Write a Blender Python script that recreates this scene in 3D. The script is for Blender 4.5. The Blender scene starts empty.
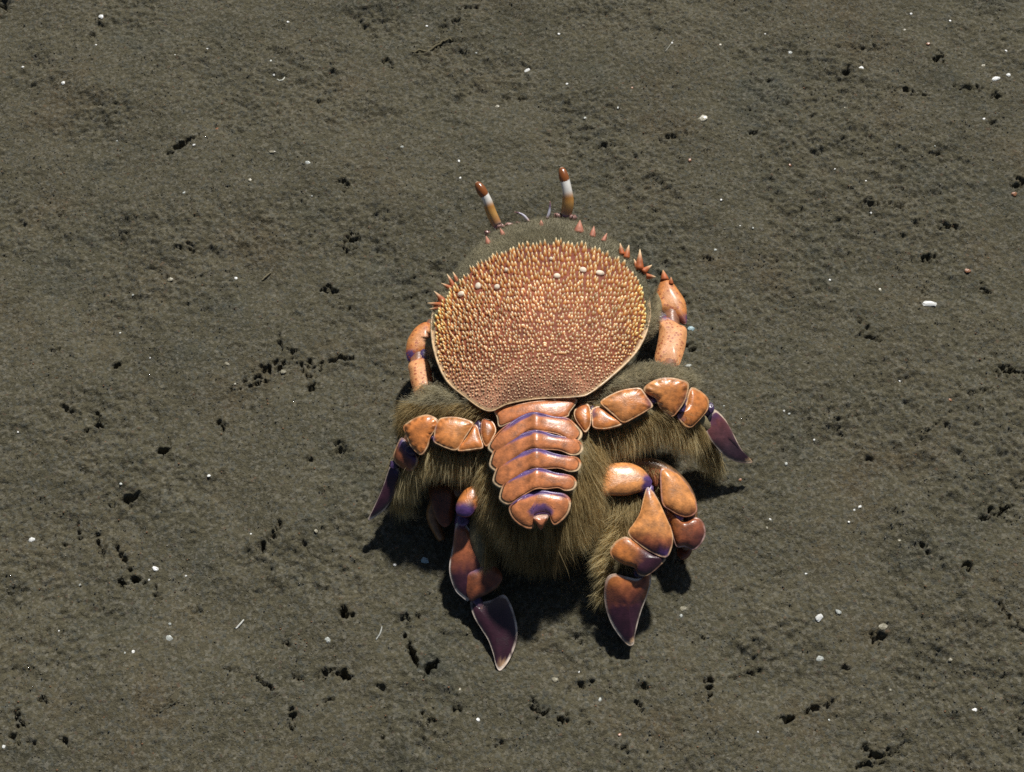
import bpy, math, random
import numpy as np
from mathutils import Vector, Matrix

random.seed(4)
rng = np.random.default_rng(11)
S = bpy.context.scene
COL = S.collection

# ------------------------------------------------------------------ camera
TILT = math.radians(30)            # camera leans 30 degrees from straight down
HFOV = math.radians(40)
FPX = 512 / math.tan(HFOV / 2)
FWD = np.array([0, math.sin(TILT), -math.cos(TILT)])
UPV = np.array([0, math.cos(TILT), math.sin(TILT)])
RIGHT = np.array([1.0, 0, 0])
CAM = np.array([0, 0, 0.03]) - FWD * 0.66
cd = bpy.data.cameras.new('camera')
cam = bpy.data.objects.new('camera', cd)
COL.objects.link(cam)
cam.location = CAM
cam.rotation_euler = (TILT, 0, 0)
cd.sensor_fit = 'HORIZONTAL'
cd.angle = HFOV
cd.clip_start = 0.01
cd.clip_end = 200
S.camera = cam

# ------------------------------------------------------------------ light
SUN_EL, SUN_AZ = math.radians(48), math.radians(18)     # azimuth from +Y toward +X
w = bpy.data.worlds.new('World')
S.world = w
w.use_nodes = True
nt = w.node_tree
sky = nt.nodes.new('ShaderNodeTexSky')
sky.sky_type = 'NISHITA'
sky.sun_disc = False
sky.sun_elevation = SUN_EL
sky.sun_rotation = SUN_AZ
nt.links.new(sky.outputs[0], nt.nodes['Background'].inputs[0])
nt.nodes['Background'].inputs[1].default_value = 0.034      # deep water: hardly any light but the lamp's
sl = bpy.data.lights.new('sun', 'SUN')
sl.energy = 4.6
sl.angle = math.radians(3.0)
sl.color = (1.0, 0.97, 0.91)
so = bpy.data.objects.new('sun', sl)
COL.objects.link(so)
sdir = Vector((math.sin(SUN_AZ) * math.cos(SUN_EL), math.cos(SUN_AZ) * math.cos(SUN_EL), math.sin(SUN_EL)))
so.rotation_euler = sdir.to_track_quat('Z', 'Y').to_euler()
so.location = sdir * 2
S.view_settings.view_transform = 'Standard'
S.view_settings.look = 'None'
S.view_settings.gamma = 1
S.view_settings.exposure = 0.0
S.cycles.pixel_filter_type = 'BLACKMAN_HARRIS'
S.cycles.filter_width = 1.6
S.cycles.use_denoising = False


# ------------------------------------------------------------------ helpers
def at(px, py, z):
    """World point (metres) seen at picture position px, py and standing z millimetres above the mud. Arrays allowed."""
    px, py, z = np.broadcast_arrays(np.asarray(px, float), np.asarray(py, float), np.asarray(z, float) / 1000)
    a = (px - 512) / FPX
    b = (386 - py) / FPX
    d = FWD + a[..., None] * RIGHT + b[..., None] * UPV
    t = (z - CAM[2]) / d[..., 2]
    return CAM + d * t[..., None]


def to_px(p):
    q = np.asarray(p) - CAM
    dep = q @ FWD
    return 512 + FPX * (q @ RIGHT) / dep, 386 - FPX * (q @ UPV) / dep


def hash_noise(x, y, seed=0):
    """Smooth value noise in [-1, 1]."""
    r = np.random.default_rng(seed)
    tab = r.uniform(-1, 1, (256, 256))
    xi, yi = np.floor(x).astype(int), np.floor(y).astype(int)
    fx, fy = x - xi, y - yi
    fx = fx * fx * fx * (fx * (fx * 6 - 15) + 10)
    fy = fy * fy * fy * (fy * (fy * 6 - 15) + 10)
    x0, x1, y0, y1 = xi & 255, (xi + 1) & 255, yi & 255, (yi + 1) & 255
    return (tab[y0, x0] * (1 - fx) + tab[y0, x1] * fx) * (1 - fy) + (tab[y1, x0] * (1 - fx) + tab[y1, x1] * fx) * fy


def smooth(a, b, x):
    t = np.clip((x - a) / (b - a), 0, 1)
    return t * t * (3 - 2 * t)


def mesh_data(name, verts, faces, mats, cols=None, smooth_shade=True):
    me = bpy.data.meshes.new(name)
    verts = np.asarray(verts, dtype=np.float32)
    if isinstance(faces, np.ndarray):
        n, k = faces.shape
        me.vertices.add(len(verts))
        me.vertices.foreach_set('co', verts.ravel())
        me.loops.add(n * k)
        me.loops.foreach_set('vertex_index', faces.astype(np.int32).ravel())
        me.polygons.add(n)
        me.polygons.foreach_set('loop_start', np.arange(0, n * k, k, dtype=np.int32))
        me.update(calc_edges=True)
    else:
        me.from_pydata([tuple(map(float, v)) for v in verts], [], faces)
        me.update()
    if smooth_shade:
        me.polygons.foreach_set('use_smooth', np.ones(len(me.polygons), dtype=bool))
    for m in (mats if isinstance(mats, (list, tuple)) else [mats]):
        me.materials.append(m)
    if cols is not None:
        at_ = me.color_attributes.new('pigment', 'FLOAT_COLOR', 'POINT')
        c = np.ones((len(verts), 4), dtype=np.float32)
        c[:, :3] = cols
        at_.data.foreach_set('color', c.ravel())
    return me


def obj(name, data, parent=None, label=None, cat=None, group=None, kind=None):
    o = bpy.data.objects.new(name, data)
    COL.objects.link(o)
    if parent is not None:
        o.parent = parent
    for k, v in (('label', label), ('category', cat), ('group', group), ('kind', kind)):
        if v:
            o[k] = v
    return o


# ------------------------------------------------------------------ materials
def new_mat(name):
    m = bpy.data.materials.new(name)
    m.use_nodes = True
    return m, m.node_tree.nodes, m.node_tree.links, m.node_tree.nodes['Principled BSDF']


def pigment_mat(name, rough=0.35, coat=0.0, var=0.35, scale=700, bump=0.15, spec=0.5, fine=2500):
    """Colour from the 'pigment' attribute, mottled by noise, with fine relief."""
    m, N, L, b = new_mat(name)
    a = N.new('ShaderNodeAttribute')
    a.attribute_name = 'pigment'
    tc = N.new('ShaderNodeTexCoord')
    n1 = N.new('ShaderNodeTexNoise')
    n1.inputs['Scale'].default_value = scale
    n1.inputs['Detail'].default_value = 5
    n1.inputs['Roughness'].default_value = 0.65
    L.new(tc.outputs['Object'], n1.inputs['Vector'])
    mr = N.new('ShaderNodeMapRange')
    mr.inputs[1].default_value, mr.inputs[2].default_value = 0.3, 0.7
    mr.inputs[3].default_value, mr.inputs[4].default_value = 1 - var, 1 + var * 0.8
    L.new(n1.outputs[0], mr.inputs[0])
    mx = N.new('ShaderNodeMix')
    mx.data_type = 'RGBA'
    mx.blend_type = 'MULTIPLY'
    mx.inputs[0].default_value = 1
    L.new(a.outputs['Color'], mx.inputs[6])
    L.new(mr.outputs[0], mx.inputs[7])
    L.new(mx.outputs[2], b.inputs['Base Color'])
    mq = N.new('ShaderNodeMapRange')
    mq.inputs[1].default_value, mq.inputs[2].default_value = 0.3, 0.7
    mq.inputs[3].default_value, mq.inputs[4].default_value = min(rough + 0.16, 1), max(rough - 0.12, 0.1)
    L.new(n1.outputs[0], mq.inputs[0])
    L.new(mq.outputs[0], b.inputs['Roughness'])
    b.inputs['Specular IOR Level'].default_value = spec
    b.inputs['Coat Weight'].default_value = coat
    b.inputs['Coat Roughness'].default_value = 0.22
    if bump:
        n2 = N.new('ShaderNodeTexNoise')
        n2.inputs['Scale'].default_value = fine
        n2.inputs['Detail'].default_value = 3
        L.new(tc.outputs['Object'], n2.inputs['Vector'])
        bp = N.new('ShaderNodeBump')
        bp.inputs['Strength'].default_value = bump
        bp.inputs['Distance'].default_value = 0.0006
        L.new(n2.outputs[0], bp.inputs['Height'])
        L.new(bp.outputs[0], b.inputs['Normal'])
    return m


M_SHELL = pigment_mat('crab_shell', 0.34, 0.28, 0.5, 300, 0.22, 0.5, 1300)
M_CARA = pigment_mat('carapace_shell', 0.6, 0.0, 0.30, 500, 0.5, 0.3)
M_SPINE = pigment_mat('spine_shell', 0.55, 0.0, 0.30, 260, 0, 0.35)


def spotted(m, scale=520, size=0.36):
    """Small rust pits scattered over a pigment material."""
    N, L = m.node_tree.nodes, m.node_tree.links
    b = N['Principled BSDF']
    src = b.inputs['Base Color'].links[0].from_socket
    v = N.new('ShaderNodeTexVoronoi')
    v.inputs['Scale'].default_value = scale
    tc = N.new('ShaderNodeTexCoord')
    L.new(tc.outputs['Object'], v.inputs['Vector'])
    mr = N.new('ShaderNodeMapRange')
    mr.inputs[1].default_value, mr.inputs[2].default_value = size, size - 0.12
    mr.inputs[3].default_value, mr.inputs[4].default_value = 0, 0.85
    L.new(v.outputs['Distance'], mr.inputs[0])
    mx = N.new('ShaderNodeMix')
    mx.data_type = 'RGBA'
    L.new(mr.outputs[0], mx.inputs[0])
    L.new(src, mx.inputs[6])
    mx.inputs[7].default_value = (0.36, 0.075, 0.03, 1)
    L.new(mx.outputs[2], b.inputs['Base Color'])
    return m


M_CLAW = spotted(pigment_mat('claw_shell', 0.45, 0.15, 0.25, 500, 0.4))
M_SKIN = pigment_mat('furred_skin', 0.85, 0, 0.4, 300, 0.6, 0.2)
M_HAIR = pigment_mat('crab_hair', 0.6, 0, 0.25, 90, 0, 0.25)
M_TIP = pigment_mat('claw_tip', 0.24, 0.5, 0.35, 300, 0.2, 0.5, 1500)
M_GLOSS = pigment_mat('eye_gloss', 0.2, 0.5, 0.12, 500, 0)


def backlit(m, share=0.55):
    """Hair lets light through: mix a translucent lobe of the same colour."""
    N, L = m.node_tree.nodes, m.node_tree.links
    b = N['Principled BSDF']
    src = b.inputs['Base Color'].links[0].from_socket
    t = N.new('ShaderNodeBsdfTranslucent')
    L.new(src, t.inputs['Color'])
    mx = N.new('ShaderNodeMixShader')
    mx.inputs[0].default_value = share
    L.new(b.outputs[0], mx.inputs[1])
    L.new(t.outputs[0], mx.inputs[2])
    L.new(mx.outputs[0], N['Material Output'].inputs['Surface'])


backlit(M_HAIR)
M_FRAG = pigment_mat('shell_flake', 0.3, 0.2, 0.15, 900, 0.2)
M_GRAIN = pigment_mat('sand_grain', 0.7, 0, 0.2, 900, 0, 0.3)
M_STRAND = pigment_mat('detritus', 0.8, 0, 0.4, 900, 0.3, 0.2)


def mud_material():
    m, N, L, b = new_mat('seabed_mud')
    tc = N.new('ShaderNodeTexCoord')

    def noise(scale, detail=4, rough=0.6):
        n = N.new('ShaderNodeTexNoise')
        n.inputs['Scale'].default_value = scale
        n.inputs['Detail'].default_value = detail
        n.inputs['Roughness'].default_value = rough
        L.new(tc.outputs['Object'], n.inputs['Vector'])
        return n.outputs[0]

    def ramp(src, stops):
        r = N.new('ShaderNodeValToRGB')
        e = r.color_ramp.elements
        e[0].position, e[0].color = stops[0][0], (*stops[0][1], 1)
        e[1].position, e[1].color = stops[-1][0], (*stops[-1][1], 1)
        for p, c in stops[1:-1]:
            q = e.new(p)
            q.color = (*c, 1)
        L.new(src, r.inputs[0])
        return r.outputs[0]

    def mix(fac, a, c, mode='MIX'):
        x = N.new('ShaderNodeMix')
        x.data_type = 'RGBA'
        x.blend_type = mode
        if isinstance(fac, float):
            x.inputs[0].default_value = fac
        else:
            L.new(fac, x.inputs[0])
        L.new(a, x.inputs[6])
        L.new(c, x.inputs[7])
        return x.outputs[2]
    base = ramp(noise(17, 6, 0.65), [(0.30, (0.078, 0.078, 0.058)), (0.44, (0.098, 0.089, 0.057)), (0.55, (0.107, 0.096, 0.062)), (0.72, (0.112, 0.090, 0.054))])
    mid = ramp(noise(160, 5, 0.7), [(0.3, (0.84, 0.85, 0.86)), (0.5, (1, 1, 1)), (0.72, (1.10, 1.09, 1.06))])
    c = mix(1.0, base, mid, 'MULTIPLY')
    g = ramp(noise(1000, 4, 0.75), [(0.3, (0.60, 0.61, 0.62)), (0.5, (1, 1, 1)), (0.7, (1.4, 1.37, 1.3))])
    c = mix(1.0, c, g, 'MULTIPLY')
    # scattered single grains of other colours
    v = N.new('ShaderNodeTexVoronoi')
    v.inputs['Scale'].default_value = 820
    L.new(tc.outputs['Object'], v.inputs['Vector'])
    tint = ramp(v.outputs['Color'], [(0.0, (0.028, 0.036, 0.040)), (0.28, (0.046, 0.056, 0.056)), (0.42, (0.24, 0.12, 0.060)), (0.55, (0.085, 0.10, 0.10)),
                                     (0.8, (0.22, 0.20, 0.15)), (1.0, (0.30, 0.29, 0.25))])
    sep = N.new('ShaderNodeSeparateColor')
    L.new(v.outputs['Color'], sep.inputs[0])
    th = N.new('ShaderNodeMath')
    th.operation = 'GREATER_THAN'
    L.new(sep.outputs[1], th.inputs[0])
    th.inputs[1].default_value = 0.60
    th2 = N.new('ShaderNodeMath')
    th2.operation = 'MULTIPLY'
    L.new(th.outputs[0], th2.inputs[0])
    th2.inputs[1].default_value = 0.42
    c = mix(th2.outputs[0], c, tint)
    L.new(c, b.inputs['Base Color'])
    b.inputs['Roughness'].default_value = 0.9
    b.inputs['Specular IOR Level'].default_value = 0.15
    bp = N.new('ShaderNodeBump')
    bp.inputs['Strength'].default_value = 0.9
    bp.inputs['Distance'].default_value = 0.0012
    L.new(noise(1100, 4, 0.7), bp.inputs['Height'])
    L.new(bp.outputs[0], b.inputs['Normal'])
    return m


M_MUD = mud_material()

# ------------------------------------------------------------------ the seabed
# pits and cracks in the mud: picture position, length px, width px, angle (0 = across, 90 = up), depth mm
PITS = [
    (180, 147, 34, 6, 30, 6), (3, 5, 12, 18, 0, 7), (92, 38, 7, 9, 0, 2.5), (323, 100, 15, 5, 10, 2.5), (167, 130, 11, 5, 20, 2),
    (57, 214, 8, 8, 0, 2.5), (188, 249, 22, 8, 0, 3), (345, 185, 12, 13, 0, 3.2), (350, 241, 18, 12, 40, 3), (262, 547, 11, 14, 0, 6.5),
    (275, 532, 20, 8, 55, 4), (345, 615, 11, 11, 0, 6), (286, 643, 15, 9, 0, 3.2), (234, 672, 18, 6, -10, 2.6), (166, 709, 20, 4, 30, 2.4),
    (99, 544, 34, 7, -68, 4), (124, 562, 38, 5, -62, 3.5), (120, 583, 16, 8, 25, 4), (138, 578, 18, 6, -5, 3.5), (156, 593, 20, 7, -65, 3.5),
    (76, 528, 10, 14, 0, 3), (62, 543, 12, 4, 30, 2.5), (19, 720, 20, 9, -60, 4), (44, 703, 13, 9, -40, 3.2), (65, 744, 18, 9, -20, 3.6),
    (31, 747, 14, 12, 0, 3.2), (291, 723, 22, 8, 85, 3.6), (297, 676, 11, 8, 0, 3), (321, 674, 13, 8, 30, 3.5), (342, 676, 18, 10, -30, 3.5),
    (267, 687, 26, 5, -35, 2.5), (115, 365, 9, 8, 0, 6), (70, 411, 17, 6, -25, 3.4), (97, 423, 20, 7, 85, 4), (88, 432, 22, 5, 20, 2.8),
    (70, 449, 9, 12, 0, 3), (161, 449, 12, 7, 10, 6), (168, 442, 16, 6, 60, 2.8), (222, 424, 18, 7, -60, 3.6), (127, 497, 30, 7, 18, 6),
    (263, 370, 40, 10, 25, 4.5), (246, 385, 34, 4, 15, 3), (311, 366, 15, 14, 0, 4.5), (310, 386, 15, 8, 20, 6), (337, 358, 28, 5, 5, 4),
    (328, 290, 16, 8, -15, 3.6), (342, 307, 14, 6, -10, 3), (340, 449, 15, 9, -50, 3.4), (308, 461, 8, 10, 0, 2.4), (279, 338, 18, 4, -80, 2.8),
    (294, 352, 8, 14, 80, 2.5), (53, 350, 13, 4, 10, 2.4), (869, 334, 22, 8, -20, 3.6), (862, 319, 22, 6, -50, 3), (1010, 374, 24, 10, -10, 4),
    (982, 394, 24, 7, 10, 3), (931, 430, 30, 8, 20, 3.2), (845, 415, 24, 5, 15, 2.8), (987, 288, 14, 6, -45, 3.2), (997, 509, 28, 8, 0, 3.6),
    (872, 456, 10, 7, 0, 2.8), (929, 257, 11, 7, 0, 2.8), (925, 288, 7, 14, 0, 2.2), (766, 401, 20, 10, 30, 2.2), (992, 515, 28, 8, 25, 4),
    (966, 570, 10, 12, 0, 4), (925, 549, 18, 5, -45, 3), (1013, 621, 34, 5, -50, 3.4), (879, 636, 16, 9, -30, 4), (707, 682, 28, 9, -80, 4),
    (811, 710, 38, 7, 22, 3.6), (787, 718, 20, 5, 5, 2.8), (880, 756, 44, 12, 20, 3.5), (866, 750, 12, 14, 0, 3), (807, 624, 8, 8, 0, 2.4),
    (746, 674, 26, 8, 20, 2.2), (845, 667, 9, 6, 0, 2.4), (414, 658, 38, 6, -66, 7.5), (430, 669, 22, 8, 38, 8), (408, 619, 26, 9, 10, 3.5),
    (347, 614, 14, 11, 0, 3.5), (545, 716, 30, 13, -40, 3.4), (566, 722, 24, 9, -50, 3.5), (583, 718, 26, 6, -45, 3), (456, 711, 14, 13, 0, 3.2),
    (427, 720, 20, 8, -50, 3.2), (383, 737, 16, 8, 40, 3), (580, 686, 28, 8, 20, 2.5), (641, 689, 11, 8, 0, 2.8), (638, 710, 9, 13, 0, 2.4),
    (343, 677, 12, 9, 0, 3.2), (449, 24, 28, 9, 25, 2.8), (386, 61, 12, 6, -45, 3.2), (513, 96, 26, 7, 5, 2.6), (347, 170, 10, 8, 0, 2.4),
    (670, 137, 24, 7, 10, 2.2), (610, 145, 24, 6, 10, 2), (585, 142, 12, 7, 0, 2), (470, 9, 24, 5, 5, 2.6), (845, 72, 11, 8, 0, 6),
    (936, 62, 10, 9, 0, 4), (910, 94, 32, 5, -8, 3.4), (994, 99, 16, 6, -20, 3), (992, 128, 13, 6, 0, 2.5), (937, 155, 17, 5, 0, 2.6),
    (876, 203, 22, 7, 10, 3.4), (900, 207, 13, 5, 0, 2.8), (948, 226, 15, 7, 0, 3.6), (761, 159, 12, 5, 15, 2.6), (756, 111, 14, 5, -30, 2.6),
    (917, 227, 8, 10, 0, 2.4), (706, 256, 12, 7, 0, 2.6), (929, 258, 12, 7, 0, 2.8), (754, 133, 9, 5, 0, 2.5), (1018, 184, 14, 9, 10, 3.6),
    (860, 50, 36, 7, -5, 2.2), (968, 92, 26, 6, -10, 2.4), (436, 46, 34, 5, 20, 2), (15, 742, 12, 10, 0, 3), (1018, 730, 12, 20, 10, 3),
    (688, 347, 14, 10, 0, 2.6), (700, 640, 8, 6, 0, 2), (300, 545, 22, 7, -20, 2.2), (195, 610, 18, 7, 0, 2.2), (330, 700, 26, 7, 30, 2.6),
    (380, 690, 20, 7, -10, 2.4), (500, 745, 26, 7, 15, 2.4), (620, 750, 30, 7, -20, 2.4), (680, 560, 12, 6, 0, 2), (740, 590, 16, 6, 10, 2),
]


def wiggle_h(x, y):
    """Noise relief of the mud in metres, for world x, y in metres."""
    mm = 1000.0
    X, Y = x * mm, y * mm
    h = (3.6 * hash_noise(X / 75, Y / 75, 1) + 1.7 * hash_noise(X / 26, Y / 26, 2)) * (0.15 + 0.85 * smooth(65, 130, np.hypot(X - 12, Y + 35)))
    broad = h.copy()
    patch = smooth(-0.25, 0.6, hash_noise(X / 38 + 9, Y / 38 + 4, 3))
    h += (0.35 + 0.75 * patch) * hash_noise(X / 9.5, Y / 9.5, 4)
    # clotted lumps, drawn out a little from upper left to lower right
    U, V = 0.94 * X + 0.34 * Y, -0.34 * X + 0.94 * Y
    h += (0.20 + 0.50 * patch) * hash_noise(U / 4.4, V / 4.2, 5)
    h += (0.26 + 0.42 * patch) * hash_noise(U / 2.2, V / 2.1, 6)
    h += (0.28 + 0.20 * patch) * hash_noise(U / 1.25, V / 1.2, 7)
    h += 0.20 * hash_noise(X / 0.85, Y / 0.85, 12)
    # ragged little hollows and crumbs
    q = hash_noise(X / 5.5 + 30, Y / 4.2, 8) + 0.55 * hash_noise(X / 2.2, Y / 1.9, 9) + 0.25 * hash_noise(X / 15, Y / 15, 10)
    h -= (0.1 + 0.8 * patch) * smooth(0.80, 1.4, q)
    h += 0.55 * smooth(0.75, 1.1, -q)
    near = smooth(0.36, 0.29, abs(x)) * smooth(0.36, 0.29, y) * smooth(-0.29, -0.22, y)      # beyond, the sheet is too coarse for crumbs
    return (broad + (h - broad) * near) / mm


def seabed_z(x, y):
    h = wiggle_h(x, y)
    xs, ys = x * 1000, y * 1000
    for px, py, ln, wd, ang, dep in PITS:
        a = math.radians(ang)
        c = at(px, py, 0) * 1000
        e1 = at(px + math.cos(a) * ln / 2, py - math.sin(a) * ln / 2, 0) * 1000 - c
        e2 = at(px - math.sin(a) * wd / 2, py - math.cos(a) * wd / 2, 0) * 1000 - c
        R = 2.3 * max(np.hypot(*e1[:2]), np.hypot(*e2[:2]))
        if xs.ndim == 2:
            i0, i1 = np.searchsorted(xs[0], (c[0] - R, c[0] + R))
            j0, j1 = np.searchsorted(ys[:, 0], (c[1] - R, c[1] + R))
            if i1 <= i0 or j1 <= j0:
                continue
            sl_ = (slice(j0, j1), slice(i0, i1))
        else:
            sl_ = np.nonzero((abs(xs - c[0]) < R) & (abs(ys - c[1]) < R))
        dx, dy = xs[sl_] - c[0], ys[sl_] - c[1]
        det = e1[0] * e2[1] - e1[1] * e2[0]
        u = (dx * e2[1] - dy * e2[0]) / det
        v = (dy * e1[0] - dx * e1[1]) / det
        d = np.sqrt(u * u + v * v)
        X, Y = xs[sl_], ys[sl_]
        nz = 0.8 * hash_noise(X / 3.4, Y / 2.8, 21) + 0.9 * hash_noise(X / 1.7, Y / 1.5, 22) + 0.8 * hash_noise(X / 0.95, Y / 0.95, 24)
        wn = 0.4 if dep >= 6 else 1.0
        k = smooth(-0.05, 1.15 if dep < 6 else 0.75, nz * wn + 0.85 * (1.05 - d)) * smooth(2.2, 1.2, d) * dep * (0.8 if dep >= 6 else 0.84)     # crumbs stand in the hollow
        k = k - 0.5 * smooth(0.7, 0.0, abs(d - 1.5)) * (0.5 + nz * 0.6)
        h[sl_] -= k / 1000
    return h


def axis_lines(lo, hi, step, far):
    core = np.arange(lo, hi, step)
    out, s, v = [], step * 1.35, hi
    while v < far:
        out.append(v)
        v += s
        s *= 1.22
    out.append(far)
    left, s, v = [], step * 1.35, lo - step
    while v > -far:
        left.append(v)
        v -= s
        s *= 1.22
    left.append(-far)
    return np.concatenate([left[::-1], core, out])


gx = axis_lines(-0.285, 0.285, 0.00065, 15.0)
gy = axis_lines(-0.215, 0.285, 0.00070, 15.0)
GX, GY = np.meshgrid(gx, gy)
GZ = seabed_z(GX, GY)
nx, ny = len(gx), len(gy)
idx = np.arange(nx * ny).reshape(ny, nx)
F = np.stack([idx[:-1, :-1], idx[:-1, 1:], idx[1:, 1:], idx[1:, :-1]], -1).reshape(-1, 4)
obj('seabed', mesh_data('seabed', np.stack([GX, GY, GZ], -1).reshape(-1, 3), F, M_MUD), kind='structure')


def floor_z(x, y):
    i = np.clip(np.searchsorted(gx, x), 1, nx - 1)
    j = np.clip(np.searchsorted(gy, y), 1, ny - 1)
    return GZ[j, i]


def on_floor(px, py):
    p = at(px, py, 0)
    for _ in range(3):
        p = at(px, py, floor_z(p[0], p[1]) * 1000)
    return p


# loose grains lying on the mud: nobody could count them
def grains(n):
    x = rng.uniform(-0.29, 0.29, n)
    y = rng.uniform(-0.20, 0.28, n)
    keep = rng.random(n) < 0.35 + 0.65 * smooth(-0.2, 0.5, hash_noise(x * 1000 / 30, y * 1000 / 30, 40))
    x, y = x[keep], y[keep]
    n = len(x)
    z = floor_z(x, y)
    r = 0.00016 + 0.00042 * rng.random(n) ** 3.5
    base = np.array([[1, 0, 0], [0, 1, 0], [-1, 0, 0], [0, -1, 0], [0, 0, 1.0], [0, 0, -1.0]])
    V = base[None] * r[:, None, None] * rng.uniform(0.55, 1.25, (n, 6, 1))
    an = rng.uniform(0, 6.28, n)
    c, s = np.cos(an)[:, None], np.sin(an)[:, None]
    V = np.stack([V[..., 0] * c - V[..., 1] * s, V[..., 0] * s + V[..., 1] * c, V[..., 2] * 0.8], -1)
    V += np.stack([x, y, z + r * 0.3], -1)[:, None]
    f = np.array([[0, 1, 4], [1, 2, 4], [2, 3, 4], [3, 0, 4], [1, 0, 5], [2, 1, 5], [3, 2, 5], [0, 3, 5]])
    Fc = (f[None] + (np.arange(n) * 6)[:, None, None]).reshape(-1, 3)
    pal = np.array([[0.11, 0.10, 0.07], [0.085, 0.08, 0.06], [0.15, 0.135, 0.10], [0.22, 0.115, 0.06], [0.24, 0.22, 0.17], [0.035, 0.042, 0.045],
                    [0.30, 0.28, 0.24]])
    ci = rng.choice(len(pal), n, p=[0.30, 0.18, 0.22, 0.08, 0.06, 0.15, 0.01])
    cols = np.repeat(pal[ci], 6, 0)
    obj('sand_grains', mesh_data('sand_grains', V.reshape(-1, 3), Fc, M_GRAIN, cols, False), kind='stuff')


grains(60000)

# ------------------------------------------------------------------ shell flakes, grit and strands lying on the mud
FLAKE_COL = {'white': (0.82, 0.82, 0.78), 'tan': (0.34, 0.31, 0.22), 'orange': (0.34, 0.15, 0.07), 'pale': (0.45, 0.47, 0.43), 'blue': (0.40, 0.55, 0.58)}


def flake_mesh(seed, colour):
    r = random.Random(seed)
    vs, fs = [], []
    n = 9
    for ring, (rad, zz) in enumerate(((0.55, -0.30), (1.0, 0.0), (0.72, 0.32))):
        for k in range(n):
            a = 2 * math.pi * k / n
            q = rad * r.uniform(0.72, 1.15)
            vs.append((math.cos(a) * q, math.sin(a) * q, zz + r.uniform(-0.1, 0.1)))
    vs += [(0, 0, -0.36), (r.uniform(-.2, .2), r.uniform(-.2, .2), 0.45)]
    for ring in (0, 1):
        for k in range(n):
            a, b = ring * n + k, ring * n + (k + 1) % n
            fs.append((a, b, b + n, a + n))
    for k in range(n):
        fs.append((27, (k + 1) % n, k))
        fs.append((28, 18 + k, 18 + (k + 1) % n))
    c = np.array(FLAKE_COL[colour]) * np.array([[r.uniform(0.85, 1.08)] for _ in vs])
    return mesh_data('flake', vs, fs, M_FRAG, c, False)


FLAKES = {c: [flake_mesh(17 * i + len(c), c) for i in range(4)] for c in FLAKE_COL}
PXM = 0.00047


def flake(px, py, ln, wd, ang, colour, name, label, cat, group=None, thick=0.36, k=0):
    p = on_floor(px, py)
    o = obj(name, FLAKES[colour][k % 4], None, label, cat, group)
    a, b = ln * PXM / 2, wd * PXM / 2
    o.scale = (a, b, min(a, b) * thick * 2)
    o.rotation_euler = (math.radians(8), math.radians(-5), math.radians(ang))
    o.location = (p[0], p[1], p[2] + min(a, b) * thick * 0.45)
    return o


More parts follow.
